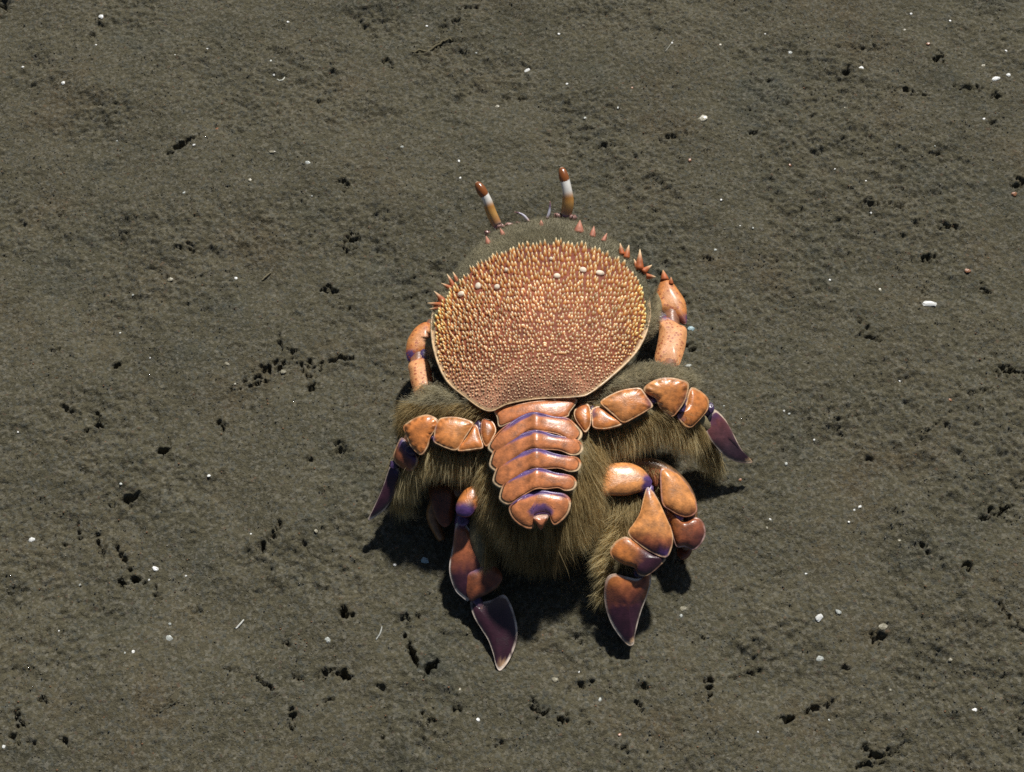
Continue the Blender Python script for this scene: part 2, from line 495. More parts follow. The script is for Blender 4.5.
BIG = [
    (929, 304, 19, 7, -12, 'white', 'shell_fragment', 'largest bright white shell chip, slim and pointed, alone on bare mud right of the crab', 'shell fragment'),
    (996, 79, 10, 6, 25, 'white', 'shell_fragment', 'bright white rounded shell chip near the upper right corner with a smaller one beside it', 'shell fragment'),
    (1008, 75, 6, 5, 10, 'white', 'shell_fragment', 'small white chip just right of the rounded bright chip at the upper right', 'shell fragment'),
    (983, 66, 6, 5, 40, 'tan', 'grit_crumb', 'yellowish crumb just left of the bright pair of chips at the upper right', 'grit'),
    (527, 71, 10, 5, 40, 'white', 'shell_fragment', 'white two-tone shell chip on the mud straight above the crab between its eyestalks', 'shell fragment'),
    (497, 107, 7, 5, 10, 'tan', 'grit_crumb', 'tan crumb below and left of the white chip above the crab', 'grit'),
    (861, 68, 7, 5, 0, 'white', 'shell_fragment', 'white chip beside a dark hole near the top right', 'shell fragment'),
    (790, 53, 6, 6, 60, 'pale', 'shell_fragment', 'pale angular chip high on the right, left of the dark hole', 'shell fragment'),
    (703, 119, 13, 10, 20, 'tan', 'mud_lump', 'pale crumbly lump the size of a pea up and right of the crab', 'mud lump'),
    (101, 17, 7, 6, -30, 'white', 'shell_fragment', 'bright white chip near the top left corner', 'shell fragment'),
    (63, 83, 5, 5, 0, 'white', 'shell_fragment', 'round white chip at the left below the top left bright one', 'shell fragment'),
    (272, 152, 8, 4, 0, 'tan', 'grit_crumb', 'flat cream crumb right of the long dark slit at upper left', 'grit'),
    (308, 163, 5, 7, 60, 'pale', 'shell_fragment', 'pale tilted chip between the long slit and the left eyestalk', 'shell fragment'),
    (170, 280, 8, 6, 5, 'tan', 'grit_crumb', 'square tan crumb on the mud at mid left', 'grit'),
    (227, 364, 6, 4, -20, 'tan', 'grit_crumb', 'tan crumb at the left end of the ragged crack left of the crab', 'grit'),
    (283, 372, 7, 6, 0, 'tan', 'grit_crumb', 'pale crumb at the right end of the ragged crack left of the crab', 'grit'),
    (691, 329, 8, 6, 10, 'blue', 'shell_fragment', 'bluish white chip touching the mud right beside the right claw', 'shell fragment'),
    (688, 366, 7, 4, 10, 'pale', 'shell_fragment', 'dull white chip below the bluish chip beside the right claw', 'shell fragment'),
    (968, 271, 5, 8, 75, 'orange', 'grit_crumb', 'orange upright crumb above the largest white chip', 'grit'),
    (1014, 194, 7, 6, 0, 'orange', 'grit_crumb', 'brick orange crumb at the right edge by a dark hole', 'grit'),
    (928, 44, 5, 4, 0, 'orange', 'grit_crumb', 'dull orange crumb high on the right above two dark holes', 'grit'),
    (32, 540, 6, 5, 30, 'white', 'shell_fragment', 'bright chip at the left edge left of the branching dark cracks', 'shell fragment'),
    (155, 569, 5, 7, 70, 'white', 'shell_fragment', 'upright white chip right of the branching dark cracks', 'shell fragment'),
    (327, 640, 7, 6, 0, 'pale', 'pebble', 'round pale pebble left of the V shaped groove', 'pebble'),
    (169, 639, 8, 7, 0, 'pale', 'pebble', 'dull grey pebble below the branching dark cracks', 'pebble'),
    (425, 561, 6, 10, 60, 'blue', 'shell_fragment', 'bluish sliver lying in the crab shadow left of the hind leg', 'shell fragment'),
    (555, 680, 6, 6, 30, 'tan', 'grit_crumb', 'tan crumb on the mud below the tail between the two hind claws', 'grit'),
    (683, 609, 8, 6, 20, 'tan', 'grit_crumb', 'tan crumb beside the pointed tip of the right hind leg', 'grit'),
    (819, 618, 10, 6, 35, 'white', 'shell_fragment', 'white flat chip at lower right, left one of a close pair', 'shell fragment'),
    (838, 612, 6, 5, -30, 'pale', 'shell_fragment', 'small pale chip at lower right, right one of a close pair', 'shell fragment'),
    (883, 627, 13, 8, 10, 'tan', 'mud_lump', 'tan lump above a dark hole at lower right', 'mud lump'),
    (819, 659, 9, 6, 25, 'pale', 'shell_fragment', 'off white chip below the close pair at lower right', 'shell fragment'),
    (973, 711, 5, 8, -60, 'white', 'shell_fragment', 'tilted bright chip near the bottom right corner', 'shell fragment'),
]
for i, f in enumerate(BIG):
    flake(*f, k=i)
TINY_W = [(117, 141), (207, 49), (175, 55), (271, 61), (274, 75), (194, 145), (312, 196), (284, 235), (288, 22), (184, 193), (96, 45), (23, 67), (402, 147),
          (459, 161), (460, 178), (476, 53), (559, 34), (567, 84), (585, 118), (427, 26), (672, 43), (618, 108), (765, 34), (950, 21), (935, 146), (835, 169),
          (721, 200), (715, 250), (871, 213), (984, 119), (753, 228), (866, 181), (911, 14), (879, 107), (1006, 51), (150, 358), (133, 295), (18, 432),
          (209, 476), (121, 484), (315, 467), (236, 278), (120, 333), (830, 280), (784, 411), (789, 414), (900, 381), (814, 440), (724, 406), (860, 507),
          (854, 510), (786, 464), (149, 580), (186, 576), (170, 624), (59, 631), (251, 534), (125, 653), (133, 652), (4, 747), (80, 585), (579, 672),
          (849, 522), (681, 616), (758, 732), (806, 574), (829, 720), (740, 226), (770, 520), (600, 700), (478, 720), (395, 565)]
for i, (px, py) in enumerate(TINY_W):
    s = 1.7 + 1.9 * random.random()
    flake(px, py, s * 1.2, s, random.uniform(0, 180), 'white' if i % 3 else 'pale', 'shell_speck', 'tiny whitish shell speck lying loose on the dark mud', 'shell speck',
          'tiny whitish shell specks', k=i)
TINY_T = [(632, 88, 'orange'), (235, 384, 'tan'), (900, 541, 'tan'), (767, 528, 'tan'), (316, 531, 'tan'), (690, 160, 'orange'), (790, 165, 'orange'),
          (845, 108, 'tan'), (720, 45, 'tan'), (905, 30, 'tan'), (805, 88, 'orange'), (217, 129, 'orange'), (250, 180, 'tan'), (280, 218, 'orange'),
          (460, 690, 'tan'), (620, 735, 'orange'), (890, 690, 'tan'), (950, 660, 'tan'), (740, 480, 'orange'), (950, 400, 'orange'), (880, 290, 'tan')]
for i, (px, py, c) in enumerate(TINY_T):
    s = 2.0 + 2.0 * random.random()
    flake(px, py, s * 1.2, s, random.uniform(0, 180), c, 'grit_speck', 'tiny tan or rusty grit speck lying loose on the dark mud', 'grit speck', 'tiny tan and rusty grit specks', k=i)


def tube(pts, rads, sides=8, cap=True):
    """Tube through world points: verts, faces."""
    pts = np.asarray(pts, float)
    n = len(pts)
    vs, fs = [], []
    tang = np.gradient(pts, axis=0)
    tang /= np.linalg.norm(tang, axis=1)[:, None] + 1e-12
    ref = np.array([0.13, 0.21, 0.97])
    for i in range(n):
        u = np.cross(tang[i], ref)
        u /= np.linalg.norm(u) + 1e-12
        v = np.cross(tang[i], u)
        for k in range(sides):
            a = 2 * math.pi * k / sides
            vs.append(pts[i] + rads[i] * (math.cos(a) * u + math.sin(a) * v))
    for i in range(n - 1):
        for k in range(sides):
            a, b = i * sides + k, i * sides + (k + 1) % sides
            fs.append((a, b, b + sides, a + sides))
    if cap:
        vs += [pts[0], pts[-1]]
        for k in range(sides):
            fs.append((len(vs) - 2, (k + 1) % sides, k))
            fs.append((len(vs) - 1, (n - 1) * sides + k, (n - 1) * sides + (k + 1) % sides))
    return np.array(vs), fs


def spline(pts, n, closed=False):
    p = np.asarray(pts, float)
    m = len(p)
    if closed:
        t = np.linspace(0, m, n, endpoint=False)
        g = lambda i: p[i % m]
    else:
        t = np.linspace(0, m - 1, n)
        g = lambda i: p[np.clip(i, 0, m - 1)]
    i = np.minimum(np.floor(t).astype(int), m - 1 if closed else m - 2)
    f = (t - i)[:, None]
    a, b, c, d = g(i - 1), g(i), g(i + 1), g(i + 2)
    return 0.5 * (2 * b + (c - a) * f + (2 * a - 5 * b + 4 * c - d) * f ** 2 + (3 * b - a - 3 * c + d) * f ** 3)


def strand(px_pts, rad_px, colour, name, label, cat):
    pp = spline(px_pts, 14)
    pts = np.array([on_floor(x, y) for x, y in pp])
    pts[:, 2] = np.convolve(np.pad(pts[:, 2], 2, 'edge'), np.ones(5) / 5, 'valid') + rad_px * PXM * 0.8
    r = rad_px * PXM * (0.5 + 0.5 * np.sin(np.linspace(0.25, 2.9, 14)))
    v, f = tube(pts, r, 6)
    obj(name, mesh_data(name, v, f, M_STRAND, np.tile(colour, (len(v), 1))), None, label, cat)


strand([(412, 52), (425, 52), (437, 47), (444, 41), (452, 41)], 1.6, (0.14, 0.12, 0.07), 'worm_tube', 'brown curved worm tube half sunk in mud above and left of the crab', 'worm tube')
strand([(262, 281), (266, 277), (271, 273)], 1.2, (0.22, 0.19, 0.12), 'plant_sliver', 'short tan sliver lying on the mud left of the crab', 'plant sliver')
strand([(236, 629), (239, 626), (244, 620)], 1.1, (0.7, 0.7, 0.64), 'shell_splinter', 'white forked splinter on the mud at lower left', 'shell splinter')
strand([(376, 640), (380, 634), (382, 627)], 0.8, (0.45, 0.46, 0.42), 'thread', 'thin whitish thread on the mud above the V shaped groove', 'thread')
strand([(277, 80), (281, 81), (285, 78)], 0.9, (0.6, 0.6, 0.52), 'shell_splinter', 'curved white splinter on the gritty patch at upper left', 'shell splinter')
strand([(665, 52), (669, 47), (674, 40)], 0.7, (0.30, 0.29, 0.24), 'thread', 'faint straight thread on the mud high above the right claw', 'thread')
strand([(160, 712), (167, 708), (176, 702)], 1.3, (0.09, 0.085, 0.06), 'twig', 'dark little twig beside a slit in the mud at lower left', 'twig')

# ================================================================== the crab
ORANGE = np.array([0.62, 0.215, 0.058])
ORANGE_L = np.array([0.72, 0.30, 0.095])
RUST = np.array([0.34, 0.105, 0.045])
PURPLE = np.array([0.085, 0.042, 0.15])
PLUM = np.array([0.052, 0.019, 0.030])
CREAM = np.array([0.76, 0.48, 0.26])
LILAC = np.array([0.28, 0.22, 0.42])

root = bpy.data.objects.new('crab', None)
COL.objects.link(root)
c0 = at(540, 400, 0)
root.location = (c0[0], c0[1], 0)
root['label'] = 'orange spiny backed crab with purple edged legs and olive fur walking on the dark mud'
root['category'] = 'crab'
ROOT = np.array([c0[0], c0[1], 0.0])


def part(name, verts, faces, mat, cols, parent=None, kind=None, smooth_shade=True, label=None):
    """A part of the crab, given in world coordinates; everything under the crab keeps the crab's origin."""
    me = mesh_data(name, np.asarray(verts) - ROOT, faces, mat, cols, smooth_shade)
    return obj(name, me, parent or root, label=label, kind=kind)


KEEP_CLEAR = []      # outlines of the leg tips that stand clear of the hair
PLATES = []          # (px outline, mean z) of hard plates, to keep hair from growing through them


def lerp_stops(s, stops):
    pos = [p for p, _ in stops]
    c = np.array([q for _, q in stops])
    return np.stack([np.interp(s, pos, c[:, k]) for k in range(3)], -1)


def plate(name, pts, z, parent, stops, axis, bulge=2.5, thick=2.0, edge=CREAM, edge_w=0.94, n=56, ridge=0.0, mat=None, crenate=0.0, spots=0.0, label=None, rim=1.4):
    """A bulging shell plate. pts: picture outline; z: height (mm) as a number or a function of px, py; axis: (px0,py0,px1,py1) for colour stops."""
    o = spline(pts, n, True)
    zz = np.array([z(x, y) for x, y in o]) if callable(z) else np.full(n, float(z))
    PLATES.append((o, zz.mean()))
    if name == 'dactyl' or mat is M_TIP:
        KEEP_CLEAR.append(o)
    W = at(o[:, 0], o[:, 1], zz)
    C = W.mean(0)
    nrm = np.zeros(3)
    for i in range(n):
        a, b = W[i] - C, W[(i + 1) % n] - C
        nrm += np.cross(a, b)
    nrm /= np.linalg.norm(nrm)
    if nrm @ (CAM - C) < 0:
        nrm = -nrm
    mr = np.hypot(*(o - o.mean(0)).T).mean()
    fl = 1 - 1.2 / mr if edge is not None else 0.999                       # a narrow flat rim runs round each plate
    edge_w = 1 - rim / mr
    bulge *= 0.62
    ts = [1.0, (1 + fl) / 2, fl, fl - 0.025, fl - 0.07, 0.78, 0.66, 0.52, 0.36, 0.18]
    ax0, ax1 = np.array(axis[:2], float), np.array(axis[2:], float)
    vs, cs = [], []
    arng = np.arange(n)
    for t in ts:
        p = C + (W - C) * t
        tt = min(t / fl, 1.0)
        prof = (1 - tt ** 3.2) ** 0.8 if tt < 1 else 0.0
        lift = bulge / 1000 * prof
        if crenate:
            lift = lift + crenate / 1000 * np.sin(arng * 2 * math.pi * 14 / n) * (0.7 < t < 0.9)
        p = p + nrm * np.reshape(lift, (-1, 1)) if crenate else p + nrm * lift
        vs.append(p)
        px = o.mean(0) + (o - o.mean(0)) * t
        s = np.clip(((px - ax0) @ (ax1 - ax0)) / ((ax1 - ax0) @ (ax1 - ax0)), 0, 1)
        s = np.clip(s + 0.05 * hash_noise(px[:, 0] / 4, px[:, 1] / 4, 50), 0, 1)
        c = lerp_stops(s, stops)
        c = c * (1 + 0.16 * hash_noise(px[:, 0] / 3.5, px[:, 1] / 3.5, 51))[:, None]
        if crenate and 0.7 < t < 0.97:
            up_edge = smooth(0, 4, o.mean(0)[1] - o[:, 1])
            c = c * (1 - 0.38 * up_edge * (np.sin(arng * 2 * math.pi * 16 / n + 0.6) > 0.1))[:, None]
        if spots:
            k = smooth(0.35, 0.6, hash_noise(px[:, 0] / 1.6, px[:, 1] / 1.6, 52)) * spots
            c = c * (1 - k[:, None]) + RUST * 0.7 * k[:, None]
        if edge is not None:
            k = (smooth(edge_w - 0.02, edge_w + 0.02, t) * np.clip(0.62 + 0.75 * hash_noise(o[:, 0] / 6, o[:, 1] / 6, 53) + 0.25 * hash_noise(o[:, 0] / 1.6, o[:, 1] / 1.6, 54), 0.15, 0.95))[:, None]
            c = c * (1 - k) + edge * k
        cs.append(c)
    vs.append((C + nrm * bulge / 1000)[None])
    cs.append(cs[-1].mean(0)[None])
    for t in (0.97, 0.8, 0.45):
        vs.append(C + (W - C) * t - nrm * (thick / 1000 * (1 - t ** 3) ** 0.5 + 0.0003))
        cs.append(np.tile(RUST, (n, 1)))
    vs.append((C - nrm * thick / 1000)[None])
    cs.append(RUST[None])
    V, K = np.concatenate(vs), np.concatenate(cs)
    fs = []
    m = len(ts)

    def ring(a, b):
        for i in range(n):
            j = (i + 1) % n
            fs.append((a + i, a + j, b + j, b + i))
    for r in range(m - 1):
        ring(r * n, (r + 1) * n)
    ct = m * n
    for i in range(n):
        fs.append(((m - 1) * n + i, (m - 1) * n + (i + 1) % n, ct))
    b0 = ct + 1
    ring(b0, 0)
    ring(b0 + n, b0)
    ring(b0 + 2 * n, b0 + n)
    cb = b0 + 3 * n
    for i in range(n):
        fs.append((b0 + 2 * n + (i + 1) % n, b0 + 2 * n + i, cb))
    # consistent outward winding
    f0 = fs[0]
    nn = np.cross(V[fs[2 * n][1]] - V[fs[2 * n][0]], V[fs[2 * n][2]] - V[fs[2 * n][0]])
    if nn @ nrm < 0:
        fs = [tuple(reversed(f)) for f in fs]
    return part(name, V, fs, mat or M_SHELL, K, parent, label=label)


def crop(pts, ox, oy, sc):
    return [(ox + x * sc, oy + y * sc) for x, y in pts]


# ------------------------------------------------------------------ carapace
CARA = [(432, 318, 36), (437, 300, 36), (446, 284, 35), (459, 266, 33), (473, 250, 31), (491, 234, 29), (514, 224, 27), (545, 218, 26.5), (571, 220, 27), (596, 229, 29),
        (618, 243, 31), (637, 263, 34), (647, 285, 36), (650, 306, 37), (649, 322, 40), (643, 340, 42.5), (632, 357, 45), (612, 376, 48), (590, 393, 49.5), (575, 397, 50.5),
        (536, 399, 51), (508, 404, 50.5), (488, 411, 49.5), (465, 397, 47), (447, 381, 44), (437, 360, 41.5), (432, 338, 38.5)]
CC = np.array([541, 318.0])
NA = 180
co = spline(CARA, NA, True)
cang = np.unwrap(np.arctan2(co[:, 1] - CC[1], co[:, 0] - CC[0]))
ordr = np.argsort((cang) % (2 * math.pi))
cang_s = (cang % (2 * math.pi))[ordr]
crad_s = np.hypot(co[:, 0] - CC[0], co[:, 1] - CC[1])[ordr]
cz_s = co[:, 2][ordr]
ca_ext = np.concatenate([cang_s[-3:] - 2 * math.pi, cang_s, cang_s[:3] + 2 * math.pi])
cr_ext = np.concatenate([crad_s[-3:], crad_s, crad_s[:3]])
cz_ext = np.concatenate([cz_s[-3:], cz_s, cz_s[:3]])


def cara_tz(px, py):
    """Fraction of the way from the carapace centre to its rim, and height in mm, at a picture position."""
    px, py = np.asarray(px, float), np.asarray(py, float)
    a = np.arctan2(py - CC[1], px - CC[0]) % (2 * math.pi)
    r = np.hypot(px - CC[0], py - CC[1])
    t = r / np.interp(a, ca_ext, cr_ext)
    zr = np.interp(a, ca_ext, cz_ext)
    tt = np.clip(t, 0, 1)
    ztop = 57 - 0.012 * (py - 330)
    zmean = 38 + (zr - 38) * tt ** 1.2
    z = zmean + (ztop - 38) * (1 - tt ** 2.2)
    # shallow grooves either side of the middle
    z = z - 0.9 * np.exp(-((abs(px - 541) - 26) / 9) ** 2) * np.exp(-((py - 300) / 16) ** 2)
    return t, z


def cara_point(px, py, dz=0.0):
    t, z = cara_tz(px, py)
    return at(px, py, z + dz)


def cara_normal(px, py):
    e = 1.5
    a = cara_point(px + e, py) - cara_point(px - e, py)
    b = cara_point(px, py - e) - cara_point(px, py + e)
    n = np.cross(a, b)
    return n / np.linalg.norm(n, axis=-1, keepdims=True)


SPINY = spline([(435, 330), (439, 312), (447, 297), (467, 275), (487, 260), (515, 249), (543, 244), (580, 246), (603, 254), (628, 268), (640, 286), (645, 308), (643, 336), (630, 355),
                (611, 373), (589, 391), (536, 397), (508, 402), (489, 408), (466, 394), (448, 378), (438, 358)], 120, True)


def inside(poly, x, y):
    x, y = np.asarray(x, float), np.asarray(y, float)
    r = np.zeros(x.shape, bool)
    n = len(poly)
    j = n - 1
    for i in range(n):
        xi, yi, xj, yj = poly[i][0], poly[i][1], poly[j][0], poly[j][1]
        c = ((yi > y) != (yj > y)) & (x < (xj - xi) * (y - yi) / (yj - yi + 1e-12) + xi)
        r ^= c
        j = i
    return r


def build_carapace():
    ths = np.linspace(0, 2 * math.pi, NA, endpoint=False)
    R = np.interp(ths, ca_ext, cr_ext)
    ts = np.concatenate([np.linspace(1, 0.9, 8), np.linspace(0.88, 0.04, 34)])
    vs, cs = [], []
    for t in ts:
        px, py = CC[0] + np.cos(ths) * R * t, CC[1] + np.sin(ths) * R * t
        _, z = cara_tz(px, py)
        vs.append(at(px, py, z))
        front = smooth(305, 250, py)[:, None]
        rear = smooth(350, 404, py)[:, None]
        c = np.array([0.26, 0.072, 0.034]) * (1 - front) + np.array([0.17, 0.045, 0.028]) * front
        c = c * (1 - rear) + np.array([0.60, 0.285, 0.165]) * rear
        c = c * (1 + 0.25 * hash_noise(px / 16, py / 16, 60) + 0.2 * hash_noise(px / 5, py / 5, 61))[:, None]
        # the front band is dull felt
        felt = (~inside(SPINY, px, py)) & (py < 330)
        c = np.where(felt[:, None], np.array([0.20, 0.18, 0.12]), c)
        k = smooth(0.965, 0.98, t) * (py > 300)
        c = c * (1 - k[:, None]) + np.array([0.74, 0.54, 0.32]) * k[:, None]
        cs.append(c)
    vs.append(cara_point(CC[0], CC[1])[None])
    cs.append(cs[-1].mean(0)[None])
    for t, dz in ((1.0, -1.6), (0.97, -3.2), (0.90, -5.5), (0.6, -16), (0.25, -22)):
        px, py = CC[0] + np.cos(ths) * R * t, CC[1] + np.sin(ths) * R * t
        vs.append(at(px, py, np.interp(ths, ca_ext, cz_ext) + dz))
        cs.append(np.tile(np.array([0.42, 0.24, 0.13]) if dz > -3 else np.array([0.16, 0.11, 0.06]), (NA, 1)))
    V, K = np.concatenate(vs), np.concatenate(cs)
    m = len(ts)
    fs = []

    def ring(a, b):
        for i in range(NA):
            j = (i + 1) % NA
            fs.append((a + j, a + i, b + i, b + j))
    for r in range(m - 1):
        ring(r * NA, (r + 1) * NA)
    ct = m * NA
    for i in range(NA):
        fs.append(((m - 1) * NA + (i + 1) % NA, (m - 1) * NA + i, ct))
    b0 = ct + 1
    ring(b0, 0)
    for r in range(4):
        ring(b0 + (r + 1) * NA, b0 + r * NA)
    fs.append(tuple(b0 + 4 * NA + i for i in range(NA)))
    PLATES.append((SPINY, 48))
    return part('carapace', V, fs, M_CARA, K)


carapace = build_carapace()


def carapace_rim():
    o = spline(CARA, 240, True)
    k = np.nonzero(o[:, 1] > 296)[0]
    a = np.split(k, np.nonzero(np.diff(k) > 1)[0] + 1)
    k = np.concatenate(a[::-1]) if len(a) > 1 else a[0]
    q = o[k]
    v, f = tube(at(q[:, 0], q[:, 1], q[:, 2] + 0.3), np.interp(np.linspace(0, 1, len(k)), [0, .06, .94, 1], [.3, 1.1, 1.1, .3]) * PXM * np.interp(q[:, 1], [385, 398], [1, 0.6]), 8)
    part('carapace_rim', v, f, M_SHELL, np.tile((0.66, 0.46, 0.26), (len(v), 1)), carapace)


carapace_rim()


def spine_mesh(name, lo, hi, tip, sides=6, fat=1.0):
    prof = ((1.0, -0.15), (0.92, 0.12), (0.66 * fat, 0.5), (0.36 * fat, 0.82))
    vs, cs, fs = [], [], []
    for r, z in prof:
        for k in range(sides):
            a = 2 * math.pi * k / sides
            vs.append((math.cos(a) * r, math.sin(a) * r, z))
            cs.append(lo + (hi - lo) * min(max(z / 0.4, 0), 1) if z < 0.4 else hi + (tip - hi) * min(1, max(0, (z - 0.42) / 0.35)))
    vs.append((0, 0, 1.0))
    cs.append(tip)
    for i in range(len(prof) - 1):
        for k in range(sides):
            a, b = i * sides + k, i * sides + (k + 1) % sides
            fs.append((a, b, b + sides, a + sides))
    top = (len(prof) - 1) * sides
    for k in range(sides):
        fs.append((top + k, top + (k + 1) % sides, len(vs) - 1))
    return np.array(vs), fs, np.array(cs)


YEL = np.array([0.80, 0.50, 0.20])
SPINE_VAR = [spine_mesh('spine', np.array([0.45, 0.13, 0.03]), np.array([0.78, 0.36, 0.08]) * v, np.array([0.98, 0.82, 0.50]) * v) for v in (0.9, 1.0, 1.1)]
SPINE_DATA = [mesh_data('spine', v, f, M_SPINE, c) for v, f, c in SPINE_VAR]
GRAN_VAR = [spine_mesh('granule', np.array([0.48, 0.16, 0.06]), np.array([0.78, 0.36, 0.11]) * v, np.array([0.98, 0.86, 0.58]) * v, 6, 1.15) for v in (0.85, 1.0, 1.12)]  # cream tips, with small glints put into their colour too


def frame(d):
    d = d / np.linalg.norm(d)
    u = np.cross(d, [0.3, 0.1, 0.9] if abs(d[2]) < 0.9 else [1, 0, 0])
    u /= np.linalg.norm(u)
    return u, np.cross(d, u), d


SPOTS = ((583, 270, 3.4, 2.8), (600, 273, 4.2, 2.6), (557, 276, 3.2, 2.5), (478, 286, 2.8, 3.4), (497, 287, 2.6, 2.6), (461, 294, 3.4, 2.6), (551, 259, 1.8, 1.8), (506, 270, 1.7, 2.2))


def build_spines():
    """Spines stand in slightly wavy rows; the long ones of the front are parts, the granules behind one mass."""
    pts = []
    y = 238.0
    row = 0
    while y < 408:
        step = np.interp(y, [240, 265, 300, 400], [4.6, 4.2, 3.5, 3.0])
        x = 428 + (row % 2) * step / 2
        while x < 656:
            q = (x + random.gauss(0, 0.6), y + random.gauss(0, 0.75))
            pts.append(q)
            x += step * random.uniform(0.85, 1.15)
        y += np.interp(y, [240, 265, 300, 330, 400], [4.8, 4.5, 3.9, 3.6, 3.0])
        row += 1
    pts = np.array(pts)
    pts = pts[inside(SPINY, pts[:, 0], pts[:, 1])]
    for a, b, ra, rb in SPOTS:
        pts = pts[((pts[:, 0] - a) / (ra * 1.1 + .5)) ** 2 + ((pts[:, 1] - b - 2.5) / (rb * 1.1 + 2)) ** 2 > 1]
    order = np.argsort(pts[:, 1])
    pts = pts[order]
    P = cara_point(pts[:, 0], pts[:, 1], -0.15)
    Nn = cara_normal(pts[:, 0], pts[:, 1])
    t, _ = cara_tz(pts[:, 0], pts[:, 1])
    gv, gf, gc = [], [], []
    nv = 0
    count = 0
    for k, (q, p, n, tk) in enumerate(zip(pts, P, Nn, t)):
        # the front edge of the spiny field dips in the middle with the outline
        edge_front = np.interp(q[0], [435, 447, 487, 543, 603, 640], [325, 297, 260, 244, 254, 286])
        back = (q[1] - edge_front)
        ln = np.interp(back, [0, 14, 34, 60, 100, 150], [3.4, 3.0, 2.5, 2.1, 1.3, 0.5]) * random.uniform(0.8, 1.2) * (1 - 0.4 * smooth(0.82, 0.98, tk)) * 0.9
        rad = np.interp(back, [0, 30, 60, 110, 150], [1.02, 0.92, 0.74, 0.66, 0.46]) * random.uniform(0.7, 1.2)
        lean = np.interp(back, [0, 30, 80, 150], [1.0, 1.2, 1.6, 0.9])
        side = (q[0] - 541) / 110
        d = n + lean * np.array([0.12 * side + 0.9 * side * math.exp(-((q[1] - 315) / 28) ** 2) * math.exp(-((q[0] - 541) / 40) ** 2), 0.9, 0.10]) + np.array([random.gauss(0, .09), random.gauss(0, .09), 0])
        u, v, d = frame(d)
        if count < 270 and back < 42 and rad * ln > 1.5:
            o = obj('spine', SPINE_DATA[k % 3], carapace)
            M = Matrix(((u[0] * rad, v[0] * rad, d[0] * ln, (p - ROOT)[0] * 1000), (u[1] * rad, v[1] * rad, d[1] * ln, (p - ROOT)[1] * 1000),
                        (u[2] * rad, v[2] * rad, d[2] * ln, (p - ROOT)[2] * 1000), (0, 0, 0, 1000)))
            M = Matrix([[M[i][j] / 1000 for j in range(4)] for i in range(3)] + [[0, 0, 0, 1]])
            o.matrix_local = M
            count += 1
        else:
            src = (SPINE_VAR if back < random.uniform(28, 85) - 25 * (1 - abs(side)) + 40 * float(smooth(0.7, 0.95, tk)) else GRAN_VAR)[k % 3]
            vv = (src[0][:, :1] * u * rad + src[0][:, 1:2] * v * rad + src[0][:, 2:] * d * ln) / 1000 + p
            gv.append(vv)
            gf += [tuple(i + nv for i in f) for f in src[1]]
            edge_gold = 0.6 * float(smooth(0.80, 0.95, tk)) * float(smooth(360, 330, q[1]))
            worn = float(smooth(365, 400, q[1])) * 0.4
            fan = 1 + 0.25 * math.exp(-((q[0] - 538) / 32) ** 2 - ((q[1] - 305) / 26) ** 2)
            gc.append((src[2] * (1 - worn) + np.array([0.62, 0.31, 0.19]) * worn) * fan * random.uniform(0.7, 1.12) * (1 - edge_gold) + edge_gold * src[2] * np.array([1.15, 1.25, 0.8]))
            nv += len(vv)
    part('granules', np.concatenate(gv), gf, M_SPINE, np.concatenate(gc), carapace, kind='stuff')


build_spines()


def blob(center, rx, ry, rz, nu=12, nv=8, M3=None):
    vs, fs = [], []
    for i in range(1, nv):
        ph = math.pi * i / nv
        for k in range(nu):
            a = 2 * math.pi * k / nu
            vs.append((math.sin(ph) * math.cos(a) * rx, math.sin(ph) * math.sin(a) * ry, math.cos(ph) * rz))
    vs += [(0, 0, rz), (0, 0, -rz)]
    for i in range(nv - 2):
        for k in range(nu):
            a, b = i * nu + k, i * nu + (k + 1) % nu
            fs.append((a, a + nu, b + nu, b))
    t, bt = len(vs) - 2, len(vs) - 1
    for k in range(nu):
        fs.append((t, k, (k + 1) % nu))
        fs.append((bt, (nv - 2) * nu + (k + 1) % nu, (nv - 2) * nu + k))
    vs = np.array(vs)
    if M3 is not None:
        vs = vs @ np.array(M3)
    return vs + np.asarray(center), fs


# pale swollen spots on the back
for px, py, a, b in SPOTS:
    p = cara_point(px, py, 1.2)
    n = cara_normal(px, py)
    u, v, d = frame(n)
    vs, fs = blob(p, a * 1.2 * PXM, b * 1.2 * PXM, 0.0009, M3=np.array([np.cross([0, 1, 0], d), [0, 1, 0], d]))
    part('pale_tubercle', vs, fs, M_SPINE, np.tile((0.88, 0.74, 0.58), (len(vs), 1)), carapace)


def thorn(base_px, tip_px, z0, z1, r_px, parent, lo, tip, name='marginal_tooth', bend=0.0):
    a, b = at(*base_px, z0), at(*tip_px, z1)
    s = np.linspace(0, 1, 7)
    side = np.cross(b - a, [0, 0, 1]) * bend
    pts = a + (b - a) * s[:, None] + side * np.sin(s * math.pi)[:, None]
    r = 1.45 * r_px * PXM * (1 - s ** 1.4) + 0.00010
    v, f = tube(pts, r, 8)
    c = lo + (tip - lo) * np.clip((np.repeat(np.r_[s], 8) - 0.45) / 0.5, 0, 1)[:, None]
    c = np.concatenate([c, [lo], [tip]])
    return v, f, c


